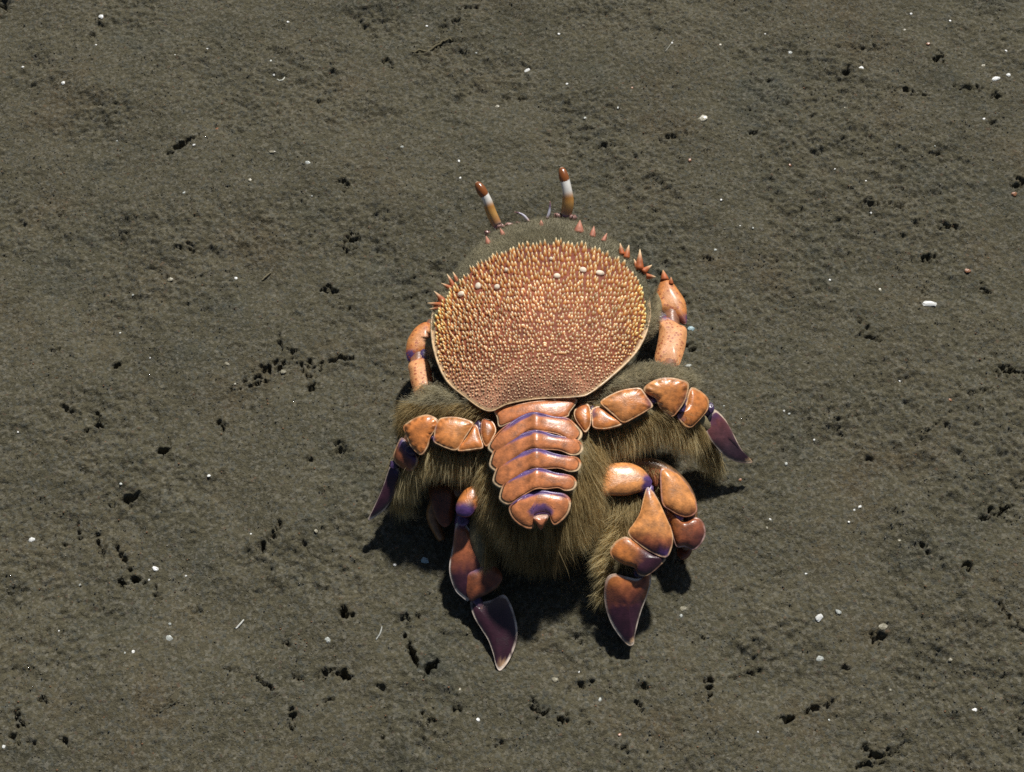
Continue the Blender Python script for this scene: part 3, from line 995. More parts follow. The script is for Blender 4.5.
RED = np.array([0.46, 0.125, 0.04])
TEETH = [  # several prongs make one tooth
    [((643, 268), (640, 249), 34, 37, 3.2), ((646, 270), (652, 265), 34, 34, 2.6), ((650, 274), (656, 277), 33, 33, 2.0), ((641, 266), (634, 259), 34, 35, 2.0)],
    [((625, 252), (620, 243), 33, 35, 2.4), ((629, 256), (629, 245), 33, 35, 2.6)],
    [((440, 305), (427, 303), 36, 36, 2.2), ((441, 302), (434, 291), 36, 38, 2.4), ((438, 308), (429, 309), 36, 35, 1.6)],
    [((449, 288), (441, 283), 36, 37, 1.9), ((451, 286), (447, 274), 36, 38, 2.0), ((455, 281), (453, 272), 36, 37, 1.6)],
    [((580, 230), (580, 220), 29, 31, 4.4)],
    [((594, 234), (594, 226), 30, 31.5, 2.8)],
    [((605, 238), (607, 233), 31, 32, 1.9)],
    [((487, 241), (486, 236), 30, 32, 2.6)],
    [((542, 224), (541, 220), 27, 29, 2.6)],
    [((502, 232), (500, 228), 29, 30.5, 2.2)],
]
for i, tt in enumerate(TEETH):
    vs, fs, cs, nv = [], [], [], 0
    for b, t, z0, z1, r in tt:
        b = (b[0] + (541 - b[0]) * 0.035, b[1] + (318 - b[1]) * 0.05)      # rooted in the rim
        v, f, c = thorn(b, t, z0 + 2, z1 + 2, r * (1.0 if i < 4 else 0.95), carapace, RED if i < 4 else np.array([0.50, 0.19, 0.12]), np.array([0.92, 0.70, 0.42]) if i < 4 else np.array([0.55, 0.27, 0.18]))
        vs.append(v)
        fs += [tuple(q + nv for q in ff) for ff in f]
        cs.append(c)
        nv += len(v)
    if i < 4:
        b0 = np.mean([q[0] for q in tt], 0)
        b0 = b0 + (CC - b0) * 0.04
        v, f = blob(at(b0[0], b0[1], tt[0][2] + 0.5), (5.0, 4.0, 2.8, 2.6)[i] * PXM, (4.6, 2.6, 2.2, 2.0)[i] * PXM, 2.4 * PXM, 10, 7)
        vs.append(v)
        fs += [tuple(q + nv for q in ff) for ff in f]
        cs.append(np.tile(RED * 1.2, (len(v), 1)))
        nv += len(v)
    part('marginal_tooth', np.concatenate(vs), fs, M_SPINE, np.concatenate(cs), carapace)


# ------------------------------------------------------------------ eyestalks and feelers
def eyestalk(path, rads, zs):
    p = np.array([at(x, y, z) for (x, y), z in zip(path, zs)])
    base, tip = p[0], p[-1]
    L = len(p)
    sh = spline(p, 20)
    rr = np.interp(np.linspace(0, 1, 20), np.linspace(0, 1, L), rads) * PXM
    s = np.linspace(0, 1, 20)
    v, f = tube(sh, rr, 14)
    c = lerp_stops(s, [(0, np.array([.30, .22, .20])), (0.10, np.array([0.46, 0.22, 0.09])), (0.28, np.array([0.62, 0.34, 0.10])), (0.50, np.array([0.52, 0.23, 0.05])),
                       (0.62, np.array([0.78, 0.74, 0.68])), (1, np.array([0.85, 0.85, 0.83]))])
    c = np.concatenate([np.repeat(c, 14, 0), [c[0]], [c[-1]]])
    st = part('eyestalk', v, f, M_GLOSS, c)
    d = sh[-1] - sh[-6]
    u, vv, d = frame(d)
    vs, fs = blob(sh[-1] - d * 0.0019 + np.array([0, -0.0002, 0.0003]), 5.5 * PXM, 5.5 * PXM, 12 * PXM, 16, 12, np.array([u, vv, d]))
    h = (vs - sh[-1] + d * 0.0019) @ d / (12 * PXM)
    ec = np.where((h > 0.86)[:, None], np.array([0.72, 0.60, 0.48]), np.array([0.27, 0.085, 0.022]))
    part('eye', vs, fs, M_GLOSS, ec, st)
    vs, fs = blob(base - d * 0.0004, 4.6 * PXM, 4.6 * PXM, 3.2 * PXM, 12, 8, np.array([u, vv, d]))
    part('eye_socket_joint', vs, fs, M_SHELL, np.tile(LILAC * 0.8 + np.array([.1, .02, 0]), (len(vs), 1)), st)


eyestalk([(497, 225), (491, 212), (487, 200), (480, 188)], [5.6, 5.8, 5.0, 5.2], [27, 31, 34.5, 37])
eyestalk([(566, 214), (568, 203), (567, 190), (563, 174)], [6.2, 6.6, 5.4, 5.4], [27, 31, 35, 38])
for path, zs in (([(529, 222), (524, 216), (519, 213), (514, 212)], (27, 29, 30, 30)), ([(547, 219), (549, 213), (550, 206), (550, 201)], (27, 29, 31, 32))):
    p = spline(np.array([at(x, y, z) for (x, y), z in zip(path, zs)]), 12)
    v, f = tube(p, np.interp(np.linspace(0, 1, 12), [0, .3, .6, 1], [1.8, 1.6, 1.0, .3]) * PXM, 8)
    c = lerp_stops(np.linspace(0, 1, 12), [(0, np.array([0.5, 0.25, 0.15])), (0.25, np.array([0.75, 0.72, 0.8])), (0.5, np.array([0.7, 0.68, 0.8])), (0.6, PURPLE + .05), (1, np.array([.35, .15, .1]))])
    part('antennule', v, f, M_GLOSS, np.concatenate([np.repeat(c, 8, 0), [c[0]], [c[-1]]]))
# crusty plates at the foot of each stalk
for px, py, r, z in ((500, 227, 5, 27), (509, 226, 4.4, 26), (487, 233, 3.6, 27), (558, 216, 4.6, 26), (573, 218, 4.4, 27), (518, 224, 3.2, 26)):
    vs, fs = blob(at(px, py, z), r * PXM, r * PXM * 0.8, r * PXM * 0.8, 10, 7)
    vs += 0.0003 * rng.standard_normal(vs.shape)
    part('orbital_plate', vs, fs, M_SHELL, np.tile((0.36, 0.20, 0.17), (len(vs), 1)))

# ------------------------------------------------------------------ abdomen
abdomen = None


def abd_z(px, py):
    cx = 536 + (py - 410) * 0.05
    lat = abs(px - cx)
    return np.interp(py, [395, 440, 500, 530], [51, 51, 47, 43]) - 0.0016 * lat ** 2


def abd_segment(L, Rr, top, bot, tl, tr, h):
    """One shell ring: centre-line top and bottom, left and right tips, shoulders tl / tr where the upper edge leaves the joint."""
    lx, ly = L
    rx, ry = Rr
    mx = (top[0] + bot[0]) / 2
    pts = [tl, ((tl[0] + top[0]) / 2 - 2, (tl[1] + top[1]) / 2 - 1.5), (top[0] - 8, top[1] + 2), top, (top[0] + 8, top[1] + 1), ((tr[0] + top[0]) / 2 + 4, (tr[1] + top[1]) / 2 + 1.5), tr,
           (rx - 4, ry - h * 0.45), (rx, ry), (rx - 3, ry + h * 0.45), (rx - 12, ry + h * 0.55), ((rx + bot[0]) / 2, (ry + bot[1]) / 2 + h * 0.18 - 0.5), (bot[0] + 7, bot[1] + 0.5), bot,
           (bot[0] - 7, bot[1] + 2), ((lx + bot[0]) / 2, (ly + bot[1]) / 2 + h * 0.42 + 0.5), (lx + 10, ly + h * 0.62), (lx + 2, ly + h * 0.42), (lx, ly)]
    return pts


ABD = [
    ((488, 446), (582.5, 434), (533, 412), (533, 431), (499, 431), (568, 418), 14.6),
    ((489, 463), (583.5, 447.5), (534, 430), (534, 449.5), (496, 447), (571, 437.5), 14.6),
    ((492.5, 479), (581.5, 464), (535, 448.5), (536, 469), (499, 464), (569, 456), 14.6),
    ((499, 496), (577, 483), (537, 468), (539, 489), (505, 481), (565, 474), 14.6),
]
seg_stops = [(0, PURPLE), (0.10, PURPLE * 0.7 + ORANGE * 0.3), (0.24, ORANGE * 0.92), (0.6, ORANGE * 0.95 + 0.02), (1, ORANGE)]


def curved_plate(name, pts, zf, parent, pig, bulge=2.2, thick=3.0, n=72, mat=None, edge_k=None, edge_col=None):
    """Like plate(), but laid over a curved base surface zf(px, py) and filled by a grid of rows so that long shapes stay smooth. pig(px, py, t) gives the colour."""
    o = spline(pts, n, True)
    PLATES.append((o, zf(o[:, 0].mean(), o[:, 1].mean())))
    c = o.mean(0)
    half_h = (o[:, 1].max() - o[:, 1].min()) / 2
    fl = 0.80
    bulge *= 0.8
    ts = [1.0, 0.92, fl, 0.82, 0.77, 0.7, 0.6, 0.47, 0.33, 0.16]
    vs, cs = [], []

    def mid(x):        # centre line of the shape at x
        return np.interp(x, mx, my)
    xs = np.linspace(o[:, 0].min() + 1, o[:, 0].max() - 1, 24)
    mx, my, hw = [], [], []
    for x in xs:
        cr = []
        for i in range(n):
            a, b = o[i], o[(i + 1) % n]
            if (a[0] - x) * (b[0] - x) <= 0 and a[0] != b[0]:
                cr.append(a[1] + (x - a[0]) / (b[0] - a[0]) * (b[1] - a[1]))
        if len(cr) >= 2:
            mx.append(x)
            my.append((min(cr) + max(cr)) / 2)
    xm0, xm1 = o[:, 0].min(), o[:, 0].max()
    inset = min(0.8 * half_h, (xm1 - xm0) * 0.22)
    spine_x = np.clip(o[:, 0], xm0 + inset, xm1 - inset)
    sp = np.stack([spine_x, np.interp(spine_x, mx, my)], -1)
    for t in ts:
        q = sp + (o - sp) * t
        tt = min(t / fl, 1)
        prof = (1 - tt ** 3.6) ** 0.9 if tt < 1 else 0
        vs.append(at(q[:, 0], q[:, 1], zf(q[:, 0], q[:, 1]) + bulge * prof))
        cs.append(pig(q[:, 0], q[:, 1], t))
    q = sp
    vs.append(at(q[:, 0], q[:, 1], zf(q[:, 0], q[:, 1]) + bulge))
    cs.append(pig(q[:, 0], q[:, 1], 0))
    for t, dz in ((0.98, -0.5), (0.7, -thick)):
        q = sp + (o - sp) * t
        vs.append(at(q[:, 0], q[:, 1], zf(q[:, 0], q[:, 1]) + dz))
        cs.append(np.tile(RUST, (n, 1)))
    V, K = np.concatenate(vs), np.concatenate(cs)
    fs = []
    m = len(ts) + 1
    area = sum(o[i][0] * o[(i + 1) % n][1] - o[(i + 1) % n][0] * o[i][1] for i in range(n))

    def ring(a, b):
        for i in range(n):
            j = (i + 1) % n
            f = (a + i, a + j, b + j, b + i)
            fs.append(f if area < 0 else tuple(reversed(f)))
    for r in range(m - 1):
        ring(r * n, (r + 1) * n)
    ring(m * n, 0)
    ring((m + 1) * n, m * n)
    f = tuple((m + 1) * n + i for i in range(n))
    fs.append(f if area > 0 else tuple(reversed(f)))
    return part(name, V, fs, mat or M_SHELL, K, parent)


def seg_pig(top_pts, notch=None):
    tx = np.array([p[0] for p in top_pts])
    ty = np.array([p[1] for p in top_pts])

    def f(px, py, t):
        d = py - np.interp(px, tx, ty)                      # px below the upper edge
        mott = 1 + 0.14 * hash_noise(px / 4, py / 4, 71)
        c = np.array([0.60, 0.212, 0.080]) * mott[:, None]
        lat = np.clip(abs(px - 537) / 46, 0, 1)[:, None]
        k = (smooth(3.7, 1.7, d + 0.9 * hash_noise(px / 5, py / 5, 77)) * smooth(38, 22, abs(px - 536)))[:, None]
        c = c * (1 - k) + np.array([0.14, 0.085, 0.235]) * k
        ed = smooth(0.76, 0.88, t) * smooth(2.5, 6, d)[:, None] * (0.2 + 0.8 * smooth(0.45, 0.8, lat))
        c = c * (1 - ed) + np.array([0.76, 0.56, 0.34]) * ed
        if notch is not None:
            r = np.hypot((px - notch[0]) / 13, (py - notch[1]) / 8.5)[:, None]
            k2 = smooth(1.05, 0.75, r + 0.12 * hash_noise(px / 4, py / 4, 78)[:, None])
            c = c * (1 - k2) + np.array([0.14, 0.07, 0.17]) * k2
        return c
    return f


# shell ring 1, just behind the carapace
s1 = [(495, 409), (515, 404.5), (536, 401), (556, 399), (574, 398), (577, 402), (570, 412), (567, 417), (552, 419), (534, 415), (520, 419), (508, 424), (499, 427), (497, 418)]
abdomen = curved_plate('abdomen', s1, lambda x, y: abd_z(x, y) - 0.2, root, seg_pig([(490, 380), (580, 380)]), bulge=0.8, thick=8)
for k, (Lp, Rp, tp, bp_, tl, tr, h) in enumerate(ABD):
    pts = abd_segment(Lp, Rp, tp, bp_, tl, tr, h)
    top = [(tl[0] - 6, tl[1] + 5), tl, tp, tr, (tr[0] + 8, tr[1] + 3)]
    up = 0.55 * (k + 1)
    curved_plate('abdomen_segment', pts, lambda x, y, u=up: abd_z(x, y) + 1.0 + 0.15 * u - 0.05 * (y - 440) * 0 + 1.5 * np.exp(-((x - 536) / 6) ** 2), abdomen, seg_pig(top), bulge=0.75, thick=8)
s6 = [(508.6, 508), (515, 501), (526, 494), (540, 490.5), (553, 492), (565, 494), (571, 501), (569, 512), (563, 520), (555, 525.5), (551.5, 522), (549, 515.5), (541, 514), (533.5, 517.5), (534, 526), (530, 529.5),
      (521, 526), (512, 518)]
curved_plate('abdomen_segment', s6, lambda x, y: abd_z(x, y) + 1.4, abdomen, seg_pig([(506, 506), (520, 497), (540, 491), (556, 492), (572, 498)], (541, 511)), bulge=1.0, thick=7)
tel = [(532.5, 518), (537, 515.5), (541, 514.8), (547.5, 515), (548, 518), (545, 524), (541, 530), (537, 525)]
curved_plate('telson', tel, lambda x, y: abd_z(x, y) + 2.0, abdomen, lambda x, y, t: np.where((y < 518.5)[:, None], np.array([0.66, 0.42, 0.32]), np.array([0.58, 0.20, 0.09])), bulge=2.6, thick=5)  # paler upper band is a highlight put into the colour

# ------------------------------------------------------------------ legs
LEG_CORES = []


def leg(path, rads, joints, label=None):
    """The limb itself: a tapering core under the shell plates, violet where a joint shows."""
    pts = np.array([at(x, y, z) for x, y, z in path])
    p = spline(pts, 28)
    r = np.interp(np.linspace(0, 1, 28), np.linspace(0, 1, len(rads)), rads) * PXM
    s = np.linspace(0, 1, 28)
    px, py = to_px(p)
    v, f = tube(p, r, 10)
    c = np.tile(np.array([0.25, 0.13, 0.06]), (28, 1))
    for jx, jy in joints:
        k = smooth(13, 6, np.hypot(px - jx, py - jy))[:, None]
        c = c * (1 - k) + np.array([0.085, 0.05, 0.14]) * k
    o = part('walking_leg', v, f, M_SHELL, np.concatenate([np.repeat(c, 10, 0), [c[0]], [c[-1]]]), label=label)
    for jx, jy, jz, jr in [(a, b, None, None) for a, b in joints]:
        i = int(np.argmin(np.hypot(px - jx, py - jy)))
    return o


def knuckle(px, py, z, rx, ry, parent, col=(0.06, 0.034, 0.095)):
    vs, fs = blob(at(px, py, z - 1.2), rx * 1.25 * PXM, ry * 1.25 * PXM, min(rx, ry) * 0.55 * PXM, 14, 8)
    vs = vs + 0.0002 * rng.standard_normal(vs.shape)
    part('joint_membrane', vs, fs, M_SHELL, np.tile(col, (len(vs), 1)) * (1 + 0.2 * rng.standard_normal((len(vs), 1))), parent)


OR = [(0, ORANGE_L), (0.5, ORANGE), (1, ORANGE)]

# right front walking leg
c5 = lambda p: crop(p, 570, 350, 0.1953)
lg = leg([(580, 415, 44), (600, 416, 42), (625, 407, 42), (645, 400, 42), (665, 396, 40), (684, 402, 36), (700, 408, 30), (712, 420, 22), (725, 440, 15)], [7, 7, 7, 6, 6, 6, 5, 4, 2],
         [(592, 412), (652, 399), (681, 407), (711, 408)])
plate('coxa', c5([(22, 310), (55, 278), (95, 278), (108, 330), (105, 385), (80, 422), (55, 395), (25, 350)]), 46.5, lg, [(0, RUST * 1.2), (0.5, ORANGE), (1, ORANGE * .8)], (574, 410, 590, 425), 2.6, 4)
plate('ischium', c5([(108, 310), (130, 290), (160, 292), (215, 335), (268, 375), (225, 395), (170, 404), (118, 395), (112, 350)]), 46, lg, [(0, PURPLE + .08), (0.16, ORANGE), (1, ORANGE)], (592, 415, 620, 425), 1.8, 4)
plate('merus', c5([(155, 268), (195, 235), (265, 205), (340, 193), (368, 200), (392, 235), (425, 285), (395, 310), (330, 348), (272, 372), (225, 335), (185, 300)]), lambda x, y: 47.5 - (y - 405) * 0.06 - (x - 630) * 0.015, lg,
      [(0, ORANGE_L), (0.8, ORANGE), (0.92, ORANGE * .6 + PURPLE * .4), (1, PURPLE)], (604, 410, 653, 398), 2.8, 5, crenate=0.16)
plate('carpus', c5([(376, 203), (400, 172), (450, 148), (500, 140), (560, 149), (607, 170), (602, 225), (585, 270), (550, 320), (522, 342), (480, 318), (455, 285), (440, 250), (405, 228)]), lambda x, y: 46 - (y - 395) * 0.16 - (x - 665) * 0.05, lg,
      [(0, ORANGE_L), (0.85, ORANGE), (1, PURPLE * .5 + ORANGE * .5)], (650, 385, 686, 402), 3.2, 5, crenate=0.3, edge_w=0.95)
plate('propodus', c5([(622, 192), (665, 208), (708, 250), (708, 300), (680, 340), (650, 372), (618, 398), (580, 383), (550, 338), (570, 312), (595, 275), (606, 230)]), lambda x, y: 38 - (x - 688) * 0.20 - (y - 408) * .1, lg,
      [(0, LILAC), (0.14, ORANGE), (0.8, ORANGE), (1, RUST)], (676, 408, 712, 402), 3.2, 4)
plate('dactyl', c5([(738, 305), (765, 322), (800, 362), (835, 425), (868, 490), (905, 545), (938, 573), (915, 582), (850, 573), (790, 540), (735, 480), (700, 430), (690, 395), (700, 360), (718, 325)]),
      lambda x, y: np.interp(y, [408, 440, 464], [28, 19, 9]) - 0.22 * (0.83 * (x - 730) - 0.56 * (y - 436)), lg, [(0, PURPLE), (0.2, PLUM * 1.5 + RUST * .25), (0.6, PLUM + .02), (0.9, PLUM), (0.96, CREAM), (1, CREAM)], (712, 408, 752, 464), 1.7, 1.4, edge=np.array([0.84, 0.68, 0.52]), rim=2.3, mat=M_TIP)
for a in ((592, 412, 46, 3, 6), (653, 400, 45.5, 4, 3.4), (681, 406, 42, 4, 6), (711, 408, 31, 2.6, 5)):
    knuckle(*a, lg)

# left front walking leg
c7 = lambda p: crop(p, 350, 380, 0.1944)
lg = leg([(492, 432, 44), (478, 434, 42), (462, 434, 42), (445, 433, 42), (428, 434, 40), (412, 436, 36), (402, 455, 29), (393, 472, 22), (384, 492, 17)], [7, 7, 7, 6, 6, 6, 5, 4, 2], [(480, 428), (432, 434), (409, 452), (393, 463)])
plate('coxa', c7([(676, 215), (690, 195), (705, 200), (735, 215), (752, 258), (735, 300), (705, 342), (684, 320), (672, 270)]), 46.5, lg, [(0, RUST * 1.1), (0.4, ORANGE * .8), (1, ORANGE * .7)], (482, 425, 496, 440), 2.6, 4)
plate('ischium', c7([(636, 232), (655, 235), (668, 280), (686, 345), (650, 355), (605, 362), (553, 362), (585, 315), (612, 270)]), 46, lg, [(0, ORANGE), (0.75, ORANGE * .9), (1, PURPLE + .06)], (462, 440, 484, 428), 1.8, 4)
plate('merus', c7([(437, 245), (460, 200), (500, 190), (545, 190), (600, 202), (636, 222), (620, 255), (590, 300), (550, 360), (500, 352), (460, 335), (428, 315), (432, 280)]), lambda x, y: 47 - (y - 434) * 0.06, lg,
      [(0, PURPLE + .03), (0.09, ORANGE), (0.8, ORANGE_L), (1, ORANGE)], (433, 436, 474, 434), 2.8, 5, crenate=0.16)
plate('carpus', c7([(273, 243), (300, 215), (345, 190), (400, 178), (450, 203), (447, 240), (425, 275), (410, 300), (398, 345), (368, 386), (335, 368), (305, 330), (290, 285)]), lambda x, y: 45 + (x - 420) * 0.08 - (y - 434) * .1, lg,
      [(0, ORANGE), (0.85, ORANGE), (1, PURPLE * .4 + ORANGE * .6)], (405, 425, 434, 440), 3.2, 5, crenate=0.3, edge_w=0.955)
plate('propodus', c7([(262, 298), (285, 312), (310, 350), (345, 398), (343, 435), (322, 462), (300, 470), (262, 450), (232, 425), (222, 390), (238, 340)]), lambda x, y: 35 + (x - 405) * 0.22 - (y - 455) * .15, lg,
      [(0, RUST * .55), (0.55, RUST * .8), (0.85, PURPLE + .02), (1, LILAC * .7)], (396, 465, 413, 450), 3.0, 4)
plate('dactyl', c7([(212, 432), (235, 438), (256, 465), (263, 495), (250, 545), (225, 600), (180, 665), (130, 705), (92, 722), (112, 675), (145, 605), (172, 540), (192, 480)]), lambda x, y: np.interp(y, [464, 490, 521], [28, 21, 12.7]), lg,
      [(0, PURPLE), (0.2, PLUM * 1.4), (0.7, PLUM * 1.1), (0.94, PLUM), (1, CREAM)], (394, 464, 368, 520), 1.6, 1.4, edge=np.array([0.80, 0.64, 0.54]), rim=2.3, mat=M_TIP)
for a in ((479, 427, 46, 3, 6), (432, 434, 45.5, 3, 5), (411, 450, 40, 5, 4), (395, 464, 31, 4, 4)):
    knuckle(*a, lg)

# right hind leg with its flat paddle tip
c6 = lambda p: crop(p, 570, 440, 0.2852)
lg = leg([(592, 478, 28), (615, 479, 28), (640, 485, 27), (650, 505, 26), (645, 530, 23), (635, 555, 19), (645, 572, 16), (632, 600, 11)], [10, 10, 8, 7, 9, 9, 5, 4], [(647, 489), (643, 545), (641, 573)])
plate('merus', c6([(105, 95), (150, 82), (205, 80), (250, 98), (280, 130), (287, 150), (268, 172), (235, 182), (200, 190), (150, 190), (108, 184)]), lambda x, y: 33 - (x - 620) * .04, lg,
      [(0, ORANGE_L), (0.78, ORANGE_L), (0.86, PURPLE), (1, PURPLE)], (602, 474, 652, 486), 4.0, 6, edge=None)
plate('carpus', c6([(270, 166), (292, 182), (312, 215), (335, 265), (355, 312), (362, 345), (355, 385), (335, 413), (285, 395), (240, 365), (203, 328), (225, 290), (245, 255), (255, 215)]), lambda x, y: 31 - (y - 520) * .09, lg,
      [(0, LILAC), (0.12, ORANGE_L), (0.62, ORANGE_L), (0.78, RUST), (0.9, PLUM), (1, PURPLE)], (647, 488, 646, 556), 3.6, 4.5, edge_w=0.965)
plate('propodus', c6([(200, 340), (165, 352), (142, 380), (145, 408), (180, 434), (225, 448), (238, 470), (262, 478), (288, 466), (318, 440), (336, 415), (300, 402), (255, 375)]), lambda x, y: 27.5 - (y - 550) * .14, lg,
      [(0, ORANGE), (0.45, ORANGE * .8), (0.75, PLUM * 1.3), (1, PLUM)], (610, 548, 652, 568), 3.2, 4, edge_w=0.965)
plate('dactyl', c6([(120, 520), (130, 482), (155, 469), (195, 478), (240, 486), (276, 464), (285, 490), (275, 535), (252, 595), (236, 650), (226, 695), (223, 718), (206, 722), (178, 695), (142, 640), (122, 575)]),
      lambda x, y: np.interp(y, [573, 600, 645], [22, 14, 6.2]), lg, [(0, ORANGE), (0.22, RUST), (0.45, PLUM), (0.9, PLUM), (0.95, CREAM), (1, CREAM)], (616, 574, 634, 646), 2.2, 1.6, edge=np.array([0.82, 0.70, 0.58]), rim=2.3, mat=M_TIP)
knuckle(647, 489, 31, 5, 5, lg, (0.12, 0.08, 0.2))
knuckle(640, 572, 22, 5, 5, lg)

# right rear leg folded behind it
lg = leg([(632, 465, 22), (655, 468, 22), (675, 480, 21), (688, 500, 19), (690, 525, 15), (685, 548, 9), (683, 556, 6)], [9, 9, 8, 8, 7, 6, 3], [(676, 517)])
plate('merus', c6([(222, 70), (260, 62), (300, 66), (325, 95), (345, 130), (335, 160), (300, 160), (280, 130), (250, 100)]), lambda x, y: 24, lg, [(0, RUST * .8), (1, RUST)], (630, 460, 670, 480), 2.5, 5, edge=None, mat=M_SKIN)
plate('carpus', c6([(318, 104), (340, 100), (372, 115), (405, 148), (432, 190), (446, 235), (440, 258), (415, 270), (385, 265), (350, 246), (325, 225), (318, 170)]), lambda x, y: 25 - (y - 490) * .06 - (x - 680) * .1, lg,
      [(0, ORANGE_L), (0.8, ORANGE_L), (1, RUST)], (665, 470, 684, 518), 4.0, 5, edge=np.array([0.40, 0.2, 0.16]), edge_w=0.965)
plate('propodus', c6([(328, 238), (355, 252), (385, 280), (410, 284), (440, 272), (465, 285), (476, 325), (462, 362), (435, 386), (405, 375), (375, 375), (362, 345), (350, 300)]), lambda x, y: 19 - (y - 530) * .12, lg,
      [(0, LILAC), (0.12, ORANGE * .9), (0.55, RUST), (1, PLUM)], (668, 508, 700, 548), 3.6, 4.5, edge=np.array([0.6, 0.4, 0.35]), edge_w=0.965)
plate('dactyl', c6([(374, 382), (395, 372), (420, 376), (428, 390), (415, 410), (395, 418), (380, 405)]), 9.5, lg, [(0, RUST * .5), (1, RUST * .8)], (677, 548, 692, 558), 2.2, 3, edge=None)
knuckle(676, 517, 22, 6, 4, lg, (0.3, 0.2, 0.4))

# left hind leg
c8 = lambda p: crop(p, 420, 470, 0.272)
lg = leg([(500, 470, 28), (482, 488, 27), (468, 505, 23), (461, 520, 18), (465, 545, 13), (470, 580, 8.5), (478, 603, 6.5), (495, 630, 3)], [9, 9, 7, 6, 8, 9, 5, 4], [(463, 517), (480, 578), (474, 602)])
plate('merus', c8([(205, 55), (170, 68), (145, 100), (132, 135), (140, 162), (180, 168), (205, 140), (225, 95)]), lambda x, y: 31, lg, [(0, ORANGE * .9), (0.55, ORANGE * .9), (0.75, PURPLE), (1, PURPLE)], (470, 485, 462, 516), 3.6, 5, edge=None)
plate('carpus', c8([(132, 198), (158, 190), (190, 230), (222, 290), (240, 335), (225, 375), (185, 410), (180, 480), (150, 465), (128, 440), (110, 390), (108, 345), (120, 280)]), lambda x, y: 16 - (y - 550) * .14, lg,
      [(0, LILAC), (0.1, RUST * 1.3), (0.4, RUST), (0.7, PLUM), (1, PLUM * .8)], (460, 522, 470, 600), 3.6, 4.5, edge=np.array([0.78, 0.68, 0.6]), rim=2.3, mat=M_TIP)
plate('propodus', c8([(172, 385), (205, 365), (245, 350), (285, 362), (303, 392), (290, 425), (255, 452), (215, 470), (188, 482), (172, 450)]), lambda x, y: 13 - (y - 580) * .12, lg,
      [(0, LILAC * .6), (0.15, RUST * .8), (0.6, RUST * .6), (1, PLUM)], (478, 568, 490, 600), 3.2, 4, edge=None)
plate('dactyl', c8([(184, 484), (215, 486), (260, 478), (308, 458), (335, 495), (355, 560), (358, 610), (348, 655), (325, 705), (296, 739), (280, 722), (270, 680), (250, 625), (222, 580), (196, 535)]),
      lambda x, y: np.interp(y, [598, 630, 671], [8, 5, 2.2]), lg, [(0, PLUM * .8), (0.8, PLUM * .8), (0.9, PLUM), (0.95, CREAM), (1, CREAM)], (480, 598, 500, 671), 2.2, 1.6, edge=np.array([0.84, 0.70, 0.58]), rim=2.3, mat=M_TIP)
knuckle(463, 519, 24, 5, 6, lg, (0.12, 0.08, 0.2))
knuckle(475, 570, 15, 3, 3, lg, (0.26, 0.2, 0.4))

# left rear leg, deep in shadow; its rust is darkened to paint that shade in
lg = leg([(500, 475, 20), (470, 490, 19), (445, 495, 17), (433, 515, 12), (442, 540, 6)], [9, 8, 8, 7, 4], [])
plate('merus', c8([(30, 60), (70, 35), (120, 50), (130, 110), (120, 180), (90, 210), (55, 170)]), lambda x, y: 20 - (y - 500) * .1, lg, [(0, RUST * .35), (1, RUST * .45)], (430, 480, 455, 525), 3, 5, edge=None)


# claws, folded forward at either side
def claw(upper, lower, jx, zu, zl, path, rads, tip):
    pts = np.array([at(x, y, z) for x, y, z in path])
    p = spline(pts, 16)
    r = np.interp(np.linspace(0, 1, 16), np.linspace(0, 1, len(rads)), rads) * PXM
    v, f = tube(p, r, 10)
    o = part('claw', v, f, M_SHELL, np.tile((0.30, 0.13, 0.07), (len(v), 1)))
    a, b = np.array(upper), np.array(lower)
    plate('claw_palm', upper, zu, o, [(0, ORANGE), (0.7, ORANGE_L), (0.93, ORANGE), (1, PURPLE)], (*tip, *jx), 5, 5, edge=None, mat=M_CLAW)
    plate('claw_wrist', lower, zl, o, [(0, PURPLE * .7), (0.05, LILAC * .6), (0.10, ORANGE_L + 0.05), (1, ORANGE_L + 0.04)], (*jx, b[:, 0].mean(), b[:, 1].max()), 5, 5, edge=None, mat=M_CLAW)
    return o


c1 = lambda p: crop(p, 350, 150, 0.4102)
cl = claw(c1([(766, 312), (785, 322), (803, 345), (818, 372), (821, 405), (818, 424), (795, 412), (765, 400), (748, 392), (745, 360), (752, 332)]),
          c1([(750, 412), (770, 405), (800, 424), (820, 436), (818, 475), (808, 510), (797, 530), (770, 524), (744, 512), (750, 470), (754, 440)]), (671, 319), lambda x, y: 21, lambda x, y: 24 + (y - 320) * .12,
          [(664, 280, 17), (671, 300, 18), (671, 319, 20), (672, 345, 23), (668, 372, 28), (650, 385, 33)], [5, 9, 9, 9, 10, 9], (664, 276))
v, f, c = thorn((665, 281), (663, 270), 21, 22, 3.2, cl, np.array([0.5, 0.13, 0.04]), np.array([0.75, 0.4, 0.2]))
part('claw_spine', v, f, M_SPINE, c, cl)
v, f, c = thorn((671, 284), (671, 277), 23, 25, 1.8, cl, np.array([0.5, 0.13, 0.04]), np.array([0.75, 0.4, 0.2]))
part('claw_spine', v, f, M_SPINE, c, cl)
knuckle(661, 318, 24, 5, 6, cl, (0.12, 0.08, 0.2))
cl = claw(c1([(182, 420), (200, 428), (205, 460), (198, 492), (168, 505), (146, 515), (137, 500), (140, 465), (158, 435)]),
          c1([(143, 522), (165, 508), (190, 512), (200, 550), (202, 588), (185, 602), (165, 605), (152, 578), (146, 550)]), (419, 357), lambda x, y: 22, lambda x, y: 24 + (y - 360) * .12,
          [(432, 322, 17), (424, 340, 18), (418, 357, 20), (420, 380, 23), (426, 400, 28), (440, 412, 33)], [5, 9, 9, 9, 10, 9], (428, 324))
